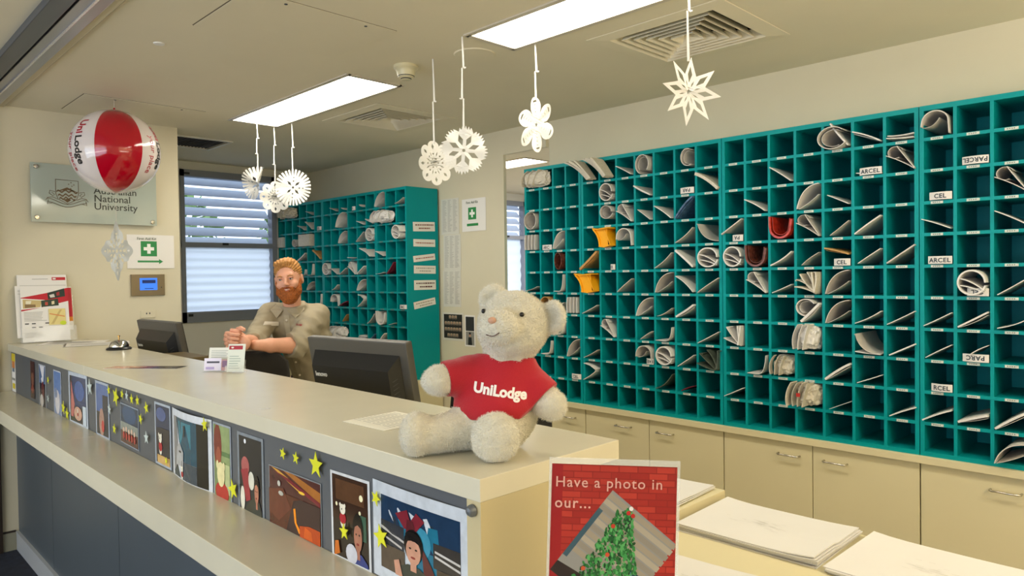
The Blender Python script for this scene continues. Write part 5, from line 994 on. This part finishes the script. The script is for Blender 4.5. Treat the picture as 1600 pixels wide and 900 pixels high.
PT = T @ frame((-.1005, .0012, .003), (1, 0, 0), (0, -1, 0)); PW, PH = .201, .283
def brickpoly():
    out = [(('8E2018'), rect(0, 0, 1, 1))]; rr = random.Random(2)
    for j in range(26):
        y = 1-.037*(j+1); x = .09-(j % 2)*.06
        while x < 1:
            w_ = .15; out.append((rr.choice(['AE3024', 'A42A20', 'B43628', '9C241C']), rect(max(.09, x), y, min(x+w_-.008, 1), y+.031))); x += w_
    out.append(('98181A', rect(0, 0, .09, 1)));
    # rotated photograph with a leafy tree on pale planks
    def Q(u, v): a = math.radians(-37); ca, sa = math.cos(a), math.sin(a); u2, v2 = u*.68, v*.80; return ((.49+(u2*ca-v2*sa*1.0)), (.86+(u2*sa+v2*ca)/1.41))
    def q(P): return [Q(*p) for p in P]
    cl = lambda P: [(min(1, max(0, x)), min(1, max(0, y))) for x, y in P]
    out.append(('8C8A84', cl(q([(0, 0), (1, 0), (1, -1), (0, -1)]))))
    for k in range(10): out.append((['9A8E7A', 'A79C88', '8C8476'][k % 3], cl(q([(0, -.03-k*.07), (.99, -.03-k*.07), (.99, -.085-k*.07), (0, -.085-k*.07)]))))
    out.append(('3A5560', cl(q([(0, -.22), (.06, -.22), (.06, -.8), (0, -.8)])))); out.append(('2A1E1C', cl(q([(0, -.88), (.35, -.84), (.4, -1), (0, -1)]))))
    out.append(('14304A', cl(q([(.74, -.50), (1, -.50), (1, -1), (.74, -1)]))))
    for k in range(8): out.append(('6FA0B8', cl(q([(.75+.03*k, -.52-.05*k), (.77+.03*k, -.52-.05*k), (.98-.02*k, -.8), (.96-.02*k, -.82)]))))
    return out, Q
bl, Q = brickpoly(); rr = random.Random(8)
tree = []
for k in range(900):
    v = rr.random()**.8; cx = .60-.20*v+(rr.random()-.5)*(.10+.52*v); cy = .755-.52*v+.10*(rr.random()-.5)*v; 
    s_ = rr.uniform(.008, .022); tree.append((rr.choice(['1E5A28', '2E7A38', '3E9048', '123E1C', '57A45A', '246A30']), ell(cx, cy, s_, s_*.6, 5, rr.uniform(0, 3))))
for (x, y, c) in ((.50, .66, 'B83A24'), (.46, .50, 'C04A2C'), (.27, .42, 'C0502C'), (.62, .735, 'C02A24'), (.655, .72, 'B82420'), (.64, .76, 'E8E0D8')): tree.append((c, ell(x, y, .018, .013, 8)))
pm = pic('poster', PT, PW, PH, bl+tree, st, th=.0004, zmax=.0012, gloss=.4)
text('lettering', 'Have a photo in', .0235, mat('pink_ink', 'DCA596', .5), st, PT @ Matrix.Translation((.006, .247, .0019)), bold=.0001, depth=.0001, space=1.12)
text('lettering', 'our...', .0235, mat('pink_ink', 'DCA596', .5), st, PT @ Matrix.Translation((.006, .214, .0019)), bold=.0003, depth=.0001, space=1.15)

# ------------------------------------------------------------------ teddy bear
def skin_obj(name, f, lo, hi, h, m, parent, smooth=True):
    V, Fs = surf(f, lo, hi, h); return mesh_from(name, V.tolist(), Fs, m, parent, smooth)
bear = thing('teddy_bear', 'cream plush teddy bear in a red lettered shirt sitting on the counter end', 'teddy bear', (-1.033, .947, 1.1272), math.radians(45.1))
HD = rotz(-.36) @ rotx(-.04)          # head turned to the viewer's left and slightly down
HC = np.array([.060, -.012, .240])
def hl(p): return (HD @ np.array(p)+HC).tolist()
def f_bear(P):
    d = sd_ell(P, (.022, .004, .064), (.082, .074, .064))
    d = smin(d, sd_ell(P, (.034, .0, .120), (.064, .054, .062)), .03)
    d = smin(d, sd_cap(P, (.045, 0, .15), (.05, -.005, .19), .045, .048), .02)
    hd = sd_ell(P, HC, (.071, .062, .065), HD)
    hd = smin(hd, sd_ell(P, hl((0, -.030, -.016)), (.056, .05, .042), HD), .02)
    hd = smin(hd, sd_ell(P, hl((-.002, -.070, -.003)), (.041, .034, .033), HD), .005)
    for (c, yw) in (((-.046, .010, .046), .3), ((.078, .008, .014), -.5)):
        ear = sd_ell(P, hl(c), (.030, .016, .033), HD @ rotz(yw)); dent = sd_ell(P, hl((c[0], c[1]-.016, c[2]+.001)), (.017, .010, .019), HD @ rotz(yw)); hd = smin(hd, smax(ear, -dent, .008), .010)
    d = smin(d, hd, .014)
    d = smin(d, sd_cap(P, (-.015, -.005, .142), (-.078, -.035, .138), .030, .027), .018); d = smin(d, sd_ell(P, (-.088, -.042, .136), (.029, .030, .026)), .014)
    d = smin(d, sd_cap(P, (.075, -.005, .138), (.122, -.025, .092), .030, .027), .018); d = smin(d, sd_ell(P, (.130, -.032, .083), (.030, .029, .028)), .014)
    # legs: one to the viewer's left, one straight at the viewer
    d = smin(d, sd_cap(P, (-.018, -.02, .044), (-.095, -.062, .037), .043, .033), .022); d = smin(d, sd_ell(P, (-.124, -.075, .0415), (.030, .038, .0420), rotz(-.3)), .014)
    d = smin(d, sd_cap(P, (.042, -.02, .040), (.026, -.095, .042), .040, .037), .018); d = smin(d, sd_ell(P, (.024, -.122, .0445), (.0435, .030, .0450)), .014)
    d = smax(d, .0012-P[..., 2], .004)
    return d
def f_bear_fuzz(P): return f_bear(P)+wob(P, 210, .0012)+wob(P, 90, .0012)
BV, BF = surf(f_bear_fuzz, (-.17, -.17, -.004), (.18, .095, .325), .0034)
body = mesh_from('plush_body', BV.tolist(), BF, M_fur, bear, True)
def f_shirt(P):
    d = sd_ell(P, (.030, .002, .112), (.074, .062, .070)); d = smin(d, sd_ell(P, (.028, .000, .078), (.089, .082, .052)), .03)
    d = smin(d, sd_cap(P, (.0, -.003, .146), (-.066, -.028, .139), .038, .0345), .016); d = smin(d, sd_cap(P, (.066, -.003, .142), (.116, -.022, .100), .038, .036), .016)
    d = smin(d, sd_cap(P, (.04, 0, .14), (.05, -.003, .178), .05, .049), .02)
    d = d+wob(P, 70, .0016)-.0005
    x, y, z = P[..., 0], P[..., 1], P[..., 2]
    d = np.maximum(d, (.066+.002*np.sin(x*40)-.05*np.clip(x-.06, 0, 1)*3-z))               # hem
    d = np.maximum(d, z+.10*(x-.05)-.181+.15*(y+.03))           # neckline
    u = np.array([-.86, -.40, -.10]); u = u/np.linalg.norm(u); d = np.maximum(d, (P-np.array([-.074, -.032, .138])) @ u)
    u = np.array([.66, -.28, -.60]); u = u/np.linalg.norm(u); d = np.maximum(d, (P-np.array([.117, -.022, .098])) @ u)
    return d
SV, SF = surf(f_shirt, (-.13, -.10, .03), (.17, .10, .21), .003)
shirt = mesh_from('shirt', SV.tolist(), SF, M_shirtred, bear, True)
def project_text(txt, size, m, parent, tree, origin, xdir, ydir, ray_, bold=.0008, lift=.0008, space=1.0, sub=.004):
    V, Fs = text_geo(txt, size, bold=bold, depth=0.0, space=space); bm = bmesh.new(); vs = [bm.verts.new(v) for v in V]
    for f in Fs:
        try: bm.faces.new([vs[i] for i in f])
        except ValueError: pass
    bmesh.ops.triangulate(bm, faces=bm.faces[:])
    for _ in range(3):
        e = [q for q in bm.edges if q.calc_length() > sub]
        if not e: break
        bmesh.ops.subdivide_edges(bm, edges=e, cuts=1); bmesh.ops.triangulate(bm, faces=bm.faces[:])
    for v in bm.verts:
        p = origin+xdir*v.co.x+ydir*v.co.y; h = tree.ray_cast(p, ray_, 1.0)
        v.co = (h[0]-ray_*lift) if h[0] else p+ray_*.2
    me = bpy.data.meshes.new('lettering'); bm.to_mesh(me); bm.free(); me.materials.append(m); o = bpy.data.objects.new('lettering', me); COL.objects.link(o); o.parent = parent; return o
M_felt = mat('white_felt', 'EEE8E2', .9)
tr = BVHTree.FromPolygons(SV.tolist(), SF)
project_text('UniLodge', .0262, M_felt, shirt, tr, Vector((-.019, -.25, .1175)), Vector((.988, 0, -.15)), Vector((.15, 0, .988)), Vector((0, 1, 0)), bold=.0011, lift=.0010, space=1.0)
b = MB(); b.lathe([(0, .0055), (.003, .005), (.0055, .003), (.0065, 0)], 16, Matrix.Translation(hl((-.004, -.1020, .010))) @ Matrix.Rotation(-.35, 4, 'Z') @ Matrix.Rotation(PI/2, 4, 'X') @ Matrix.Diagonal((1.25, 1.0, 1, 1))); autosmooth(b.build('nose', mat('tan_velvet_nose', 'C99A7C', .6), bear))
for e in ((-.045, -.0440, .026), (.036, -.0535, .020)):
    b = MB(); bm = bmesh.new(); bmesh.ops.create_uvsphere(bm, u_segments=14, v_segments=10, radius=.0048)
    bm.verts.index_update(); c = Vector(hl(e)); b.add([v.co+c for v in bm.verts], [[v.index for v in f.verts] for f in bm.faces]); bm.free(); b.build('eye', mat('glass_bead_black', '0C0808', .08), bear, True)
btree = BVHTree.FromPolygons(BV.tolist(), BF); mp = []
for k in range(9):
    t_ = k/8; p = Vector(hl((-.016+.026*t_, -.16, -.016-.0045*math.sin(t_*PI)+.004*t_))); dr = Vector(HD @ np.array([0, 1, 0])); h = btree.ray_cast(p, dr, 1)
    if h[0]: mp.append(h[0]-dr*.0012)
b = MB(); b.tube(mp, .0011, 6); b.build('mouth', mat('brown_thread', '6A5248', .8), bear, True)
# short pile standing off the surface
rr = np.random.default_rng(4); FV = BV[np.array(BF)[:, :4]]; cen = FV.mean(1); nrm = np.cross(FV[:, 2]-FV[:, 0], FV[:, 3]-FV[:, 1]); ar = np.linalg.norm(nrm, axis=1); nrm = nrm/ar[:, None]
keep = (f_shirt(cen) > -.0005) & (cen[:, 2] > .004); idx = np.nonzero(keep)[0]; pr = ar[idx]/ar[idx].sum(); pick = rr.choice(idx, 42000, p=pr)
c0 = FV[pick]; w_ = rr.random((len(pick), 4, 1)); w_ /= w_.sum(1, keepdims=True); root = (c0*w_).sum(1); g = rr.normal(size=root.shape); dirn = nrm[pick]+g*.38+np.array([0, 0, -.22]); dirn /= np.linalg.norm(dirn, axis=1)[:, None]
sd = np.cross(dirn, rr.normal(size=root.shape)); sd /= np.linalg.norm(sd, axis=1)[:, None]; ln = rr.uniform(.0028, .0052, (len(pick), 1))
tri = np.stack([root-nrm[pick]*.001-sd*.00045, root-nrm[pick]*.001+sd*.00045, root+dirn*ln], 1).reshape(-1, 3)
fo = mesh_from('fur_pile', tri.tolist(), np.arange(len(tri)).reshape(-1, 3).tolist(), M_furt, body); fo['kind'] = 'stuff'

# ------------------------------------------------------------------ the man behind the counter
man = thing('person', 'bearded person in khaki shirt leaning folded hands on the chair back', 'person', (-3.6154, 1.8973, 0), math.radians(45.1))
HS = .875
PC = np.array([.012, -.085, 1.452]); PR = roty(math.radians(-7)) @ rotz(math.radians(6)) @ rotx(math.radians(4))
def pl(p): return (PR @ (np.array(p)*HS)+PC).tolist()
def E(P, c, r, R_=None): return sd_ell(P, pl(c), np.array(r)*HS, PR if R_ is None else PR @ R_)
def K_(P, a, c, ra, rb): return sd_cap(P, pl(a), pl(c), ra*HS, rb*HS)
def f_head(P):
    d = E(P, (0, .012, .040), (.075, .094, .084)); d = smin(d, E(P, (0, -.028, -.025), (.060, .062, .082)), .03); d = smin(d, E(P, (0, -.046, -.078), (.040, .040, .036)), .025)
    d = smin(d, K_(P, (-.032, -.076, .030), (.032, -.076, .030), .014, .014), .012)
    for s in (-1, 1):
        d = smax(d, -E(P, (s*.031, -.104, .010), (.019, .020, .013)), .008)
        d = smin(d, E(P, (s*.040, -.064, -.024), (.024, .022, .020)), .014)
        d = smin(d, E(P, (s*.031, -.082, .018), (.016, .008, .005)), .004)
        ear = smax(E(P, (s*.077, .016, -.002), (.011, .021, .031), rotz(s*.35)), -E(P, (s*.086, .008, .0), (.006, .010, .018)), .005); d = smin(d, ear, .006)
        d = smin(d, E(P, (s*.012, -.100, -.024), (.008, .009, .007)), .006)
    d = smin(d, K_(P, (0, -.086, .016), (0, -.110, -.018), .008, .0115), .010)
    d = smin(d, K_(P, (-.020, -.088, -.050), (.020, -.088, -.050), .008, .008), .008)
    d = smin(d, sd_cap(P, pl((0, .02, -.07)), (.014, -.03, 1.275), .050, .044), .02)
    return d
HX = np.array([.125, 0, 0])
LSH, RSH = np.array([-.105, -.02, 1.272]), np.array([.126, .04, 1.254])
LEL, REL = np.array([-.135, -.225, 1.128]), np.array([.080, -.205, 1.112])
LWR, RWR = np.array([-.238, -.395, 1.158])+HX, np.array([-.188, -.378, 1.132])+HX
def f_arms(P):
    d = sd_cap(P, LEL, LWR+np.array([.01, .03, -.004]), .044, .029); d = smin(d, sd_cap(P, LWR+np.array([.01, .03, -.004]), LWR, .029, .027), .01)
    e = sd_cap(P, REL, (REL*.35+RWR*.65), .046, .035); e = smin(e, sd_cap(P, REL*.35+RWR*.65, RWR, .035, .026), .012)
    P = P-HX
    d = smin(d, sd_ell(P, (-.272, -.425, 1.163), (.040, .030, .040), rotz(.6)), .012)
    e = smin(e, sd_ell(P, (-.240, -.432, 1.150), (.048, .024, .042), rotz(-.25)), .014)
    d = smin(d, e, .004)
    ch = lambda pts, r0, r1: [(pts[i], pts[i+1], r0+(r1-r0)*i/(len(pts)-1), r0+(r1-r0)*(i+1)/(len(pts)-1)) for i in range(len(pts)-1)]
    segs = []
    for i in range(4):     # fingers of the near hand wrapping round the far one
        z = 1.186-.0195*i; L_ = [1.0, 1.06, 1.0, .86][i]
        segs.append(ch([np.array(p) for p in ((-.262, -.452, z), (-.262-.040*L_, -.455, z+.002), (-.262-.056*L_, -.425, z+.001), (-.262-.045*L_, -.398, z))], .0105, .0088))
        z = 1.190-.0200*i   # fingers of the far hand folded over the near knuckles
        segs.append(ch([np.array(p) for p in ((-.300, -.410, z+.006), (-.305+.002*i, -.445, z+.008), (-.276, -.470, z+.006), (-.240-.004*i, -.466, z+.002))], .0105, .0088))
    segs.append(ch([np.array(p) for p in ((-.232, -.420, 1.180), (-.252, -.440, 1.205), (-.283, -.438, 1.212))], .0125, .0100))
    segs.append(ch([np.array(p) for p in ((-.268, -.400, 1.190), (-.262, -.415, 1.215), (-.240, -.440, 1.222), (-.222, -.448, 1.216))], .0120, .0098))
    for sg in segs:
        q = None
        for (a, c, ra, rb) in sg: s_ = sd_cap(P, a, c, ra, rb); q = s_ if q is None else smin(q, s_, .003)
        d = smin(d, q, .0022)
    return d
def f_core(P):
    d = sd_cap(P, (.10, .13, .90), (.05, .06, 1.16), .11, .09); d = smin(d, sd_cap(P, LSH*[1, 1, .985], RSH*[1, 1, .985], .03, .03), .03)
    d = smin(d, sd_cap(P, LSH*[1, 1, .985], LEL, .032, .036), .02); d = smin(d, sd_cap(P, RSH*[1, 1, .985], REL, .034, .038), .02)
    for s in (-1, 1): d = smin(d, sd_cap(P, (.10+s*.085, .14, .86), (.10+s*.10, .10, .46), .085, .058), .03); d = smin(d, sd_cap(P, (.10+s*.10, .10, .46), (.10+s*.11, .14, .09), .058, .04), .02)
    return d
parts_ = [surf(f_head, (-.14, -.24, 1.24), (.13, .12, 1.60), .0036), surf(f_arms, (-.25, -.50, 1.05), (.16, -.14, 1.24), .0030), surf(f_core, (-.28, -.32, .03), (.30, .32, 1.36), .014)]
VV = []; FF = []
for v, f in parts_: o = len(VV); VV += v.tolist(); FF += [[i+o for i in q] for q in f]
pbody = mesh_from('body', VV, FF, M_skin, man, True)
def f_mshirt(P):
    x, y, z = P[..., 0], P[..., 1], P[..., 2]
    tor = sd_cap(P, (.115, .125, .90), (.055, .055, 1.12), .138, .135); tor = smin(tor, sd_ell(P, (.03, .025, 1.185), (.148, .115, .120), rotz(.25)), .05)
    tor = smin(tor, sd_cap(P, LSH, RSH, .056, .060), .04); tor = smin(tor, sd_cap(P, (.004, -.02, 1.25), (.012, -.035, 1.325), .080, .068), .03)
    la = sd_cap(P, LSH, LEL, .062, .056); ra = sd_cap(P, RSH, REL, .066, .062)
    lf = LEL+(LWR-LEL)*.34; rf = REL+(RWR-REL)*.16
    la = smin(la, sd_cap(P, LEL, lf, .060, .052), .02); ra = smin(ra, sd_cap(P, REL, rf, .062, .057), .02)
    u = (LWR-LEL)/np.linalg.norm(LWR-LEL); la = np.maximum(la, (P-lf) @ u); lr = np.abs((P-lf) @ u+.020)-.020; la = smin(la, np.maximum(sd_cap(P, lf-u*.05, lf+u*.05, .057, .057), lr), .004)
    u = (RWR-REL)/np.linalg.norm(RWR-REL); ra = np.maximum(ra, (P-rf) @ u); lr = np.abs((P-rf) @ u+.024)-.024; ra = smin(ra, np.maximum(sd_cap(P, rf-u*.06, rf+u*.06, .062, .062), lr), .004)
    d = smin(tor, la, .025); d = smin(d, ra, .025)
    # folds
    d = d + .0045*np.sin(95*(z+.45*x+.25*y)+3*np.sin(14*x+9*y))*np.exp(-((x-.12)**2+(z-1.13)**2)/.02) + .0035*np.sin(120*(z-.5*x)+2*np.sin(17*y))*np.exp(-((x+.16)**2+(z-1.17)**2)/.008) + wob(P, 26, .007) + wob(P, 62, .003)
    d = np.maximum(d, .885-z); d = np.maximum(d, z-1.318-.25*(y+.04)); return d
MV, MF = surf(f_mshirt, (-.30, -.36, .86), (.30, .32, 1.36), .0062)
ms = mesh_from('shirt', MV.tolist(), MF, M_khaki, man, True)
mt = BVHTree.FromPolygons(MV.tolist(), MF)
def on_shirt(x, z, lift=.002, y0=-.6):
    h = mt.ray_cast(Vector((x, y0, z)), Vector((0, 1, 0)), 2.0); return (h[0]+h[1]*lift) if h[0] else Vector((x, -.1, z))
# collar wings, placket, buttons, badge, logo
for s in (-1, 1):
    A = [(s*.012-.006, 1.288), (s*.070-.006, 1.322), (s*.085-.004, 1.290), (s*.052-.002, 1.246)]
    b = MB(); P4 = [on_shirt(x, z, .006) for x, z in A]; nn = Vector((0, -1, .2)).normalized()*.004; b.add([p for p in P4]+[p+nn for p in P4], [(0, 1, 2, 3), (7, 6, 5, 4), (0, 4, 5, 1), (1, 5, 6, 2), (2, 6, 7, 3), (3, 7, 4, 0)]); b.build('collar_wing', mat('khaki_collar', 'AEA38A', .85, bump=.2, scale=350), ms, False)
b = MB(); n = 16; V = []; Fs = []
for i in range(n+1): z = 1.265-.36*i/n; x = .0+.05*(i/n)**1.3; V += [on_shirt(x-.014, z, .003), on_shirt(x+.014, z, .003)]
for i in range(n): Fs.append((2*i, 2*i+1, 2*i+3, 2*i+2))
b.add(V, Fs); b.build('placket', mat('khaki_collar', 'AEA38A', .85), ms, True)
for i in range(5):
    z = 1.235-.075*i; p = on_shirt(.0+.05*((1.265-z)/.36)**1.3, z, .005); b = MB(); b.lathe([(.0055, -.002), (.0055, .001), (.0035, .0018), (0, .001)], 12, Matrix.Translation(p) @ Matrix.Rotation(PI/2, 4, 'X')); b.build('button', mat('bone_button', 'D8D0BC', .4), ms)
def plate(x, z, w_, h, m, nm, a=0):
    P4 = [on_shirt(x+dx*math.cos(a)-dz*math.sin(a), z+dx*math.sin(a)+dz*math.cos(a), .005) for dx, dz in ((-w_/2, -h/2), (w_/2, -h/2), (w_/2, h/2), (-w_/2, h/2))]; nn = Vector((0, -.003, 0)); b = MB()
    b.add(P4+[p+nn for p in P4], [(3, 2, 1, 0), (4, 5, 6, 7), (0, 1, 5, 4), (1, 2, 6, 5), (2, 3, 7, 6), (3, 0, 4, 7)]); return b.build(nm, m, ms)
plate(-.068, 1.222, .056, .020, mat('white_badge', 'E4DED2', .4), 'name_badge', -.10)
project_text('UniLodge', .012, mat('shirt_logo_red', '9A2030', .7), ms, mt, Vector((.052, -.6, 1.212)), Vector((1, 0, 0)), Vector((0, 0, 1)), Vector((0, 1, 0)), bold=.0004, lift=.003)
def f_tr(P):
    d = sd_ell(P, (.105, .135, .885), (.148, .125, .10))
    for s in (-1, 1): d = smin(d, sd_cap(P, (.105+s*.078, .14, .84), (.105+s*.10, .10, .47), .098, .072), .03); d = smin(d, sd_cap(P, (.105+s*.10, .10, .47), (.105+s*.11, .14, .06), .072, .058), .02)
    return np.maximum(np.maximum(d+wob(P, 24, .003), .035-P[..., 2]), P[..., 2]-.93)
skin_obj('trousers', f_tr, (-.12, -.05, .02), (.33, .30, .96), .012, M_trous, man)
for s in (-1, 1):
    f_sh = lambda P, s=s: np.maximum(smin(sd_cap(P, (.105+s*.11, .17, .05), (.105+s*.12, .02, .035), .045, .038), sd_ell(P, (.105+s*.11, .14, .07), (.045, .055, .055)), .02), .002-P[..., 2])
    skin_obj('shoe', f_sh, (.105+s*.11-.08, -.06, -.004), (.105+s*.11+.08, .25, .14), .008, mat('black_leather', '141214', .35), man)
b = MB(); b.add(*(lambda n=32: ([(.105+.156*math.cos(2*PI*i/n), .133+.135*math.sin(2*PI*i/n), z) for z in (.868, .892) for i in range(n)], [(i, (i+1) % n, n+(i+1) % n, n+i) for i in range(n)]))()); b.build('belt', mat('black_belt', '0E0E10', .4), man, True)
def f_hair(P):
    d = E(P, (0, .018, .052), (.081, .098, .086)); d = smin(d, E(P, (-.01, -.045, .108), (.056, .038, .024)), .02)
    cutf = E(P, (0, -.118, .010), (.082, .088, .083)); d = smax(d, -cutf, .008); d = smax(d, -(P-np.array(pl((0, 0, -.012)))) @ (PR @ np.array([0, -.55, .83])), .01)
    d = smax(d, -E(P, (.085, .012, -.01), (.03, .026, .036)), .006); d = smax(d, -E(P, (-.085, .012, -.01), (.03, .026, .036)), .006)
    q = (P-PC) @ PR; ang_ = np.arctan2(q[..., 0], q[..., 2]-.02)
    return d+.0016*np.sin(ang_*34+q[..., 1]*45)+wob(P, 150, .0018)
skin_obj('hair', f_hair, (-.13, -.22, 1.38), (.12, .08, 1.605), .0036, M_hair, man)
def f_beard(P):
    d = E(P, (0, -.040, -.080), (.063, .058, .058)); d = smin(d, E(P, (0, -.062, -.105), (.040, .036, .038)), .02)
    for s in (-1, 1): d = smin(d, K_(P, (s*.066, -.010, -.010), (s*.054, -.038, -.068), .012, .022), .018); d = smin(d, K_(P, (0, -.098, -.034), (s*.034, -.082, -.052), .0085, .011), .01)
    d = smax(d, -E(P, (0, -.112, -.051), (.022, .022, .0085)), .004)
    d = smax(d, -E(P, (0, -.088, -.006), (.058, .060, .030)), .008)
    q = (P-PC) @ PR
    return d+wob(P, 230, .0022)+.0010*np.sin(q[..., 0]*900+4*np.sin(q[..., 2]*120))
skin_obj('beard', f_beard, (-.12, -.24, 1.26), (.10, .04, 1.47), .0034, M_beard, man)
M4 = Matrix([[*PR[0]*HS, PC[0]], [*PR[1]*HS, PC[1]], [*PR[2]*HS, PC[2]], [0, 0, 0, 1]])
for s in (-1, 1):
    bm = bmesh.new(); bmesh.ops.create_uvsphere(bm, u_segments=16, v_segments=12, radius=1); bm.verts.index_update(); F_ = [[v.index for v in f.verts] for f in bm.faces]; S_ = [v.co.copy() for v in bm.verts]; bm.free()
    b = MB(); b.add([M4 @ Vector((s*.031+v.x*.0115, -.0825+v.y*.010, .0085+v.z*.0052)) for v in S_], F_); e_ = b.build('eye', mat('eye_white', 'DCD4CC', .2), man, True)
    b = MB(); b.add([M4 @ Vector((s*.031-.001+v.x*.0052, -.0895+v.y*.004, .0088+v.z*.0046)) for v in S_], F_); b.build('iris', mat('eye_dark_blue', '2E3A48', .15), e_, True)
    b = MB(); b.tube([M4 @ Vector(p) for p in ((s*.016, -.094, .026), (s*.028, -.095, .0315), (s*.046, -.084, .028))], [.0028, .0036, .0022], 8); b.build('eyebrow', M_hair, man, True)
    b = MB(); b.tube([M4 @ Vector(p) for p in ((s*.019, -.0905, .011), (s*.031, -.0935, .0150), (s*.043, -.0865, .0105))], .0014, 6); b.build('eyelid', mat('skin_fold', 'A86A50', .6), man, True)
b = MB(); b.tube([M4 @ Vector(p) for p in ((-.021, -.090, -.044), (-.010, -.0965, -.0475), (0, -.098, -.0485), (.010, -.0965, -.0475), (.021, -.090, -.044))], [.0018, .0032, .0034, .0032, .0018], 8); b.build('lips', mat('lip_skin', 'B4645A', .4), man, True)
b = MB(); b.tube([M4 @ Vector(p) for p in ((-.016, -.0925, -.0500), (0, -.0985, -.0535), (.016, -.0925, -.0500))], [.0018, .0034, .0018], 8); b.build('teeth', mat('teeth', 'E8E0D0', .3), man, True)
b = MB(); b.tube([M4 @ Vector(p) for p in ((-.017, -.092, -.0555), (0, -.098, -.0600), (.017, -.092, -.0555))], [.002, .0036, .002], 8); b.build('lower_lip', mat('lip_skin', 'B4645A', .4), man, True)
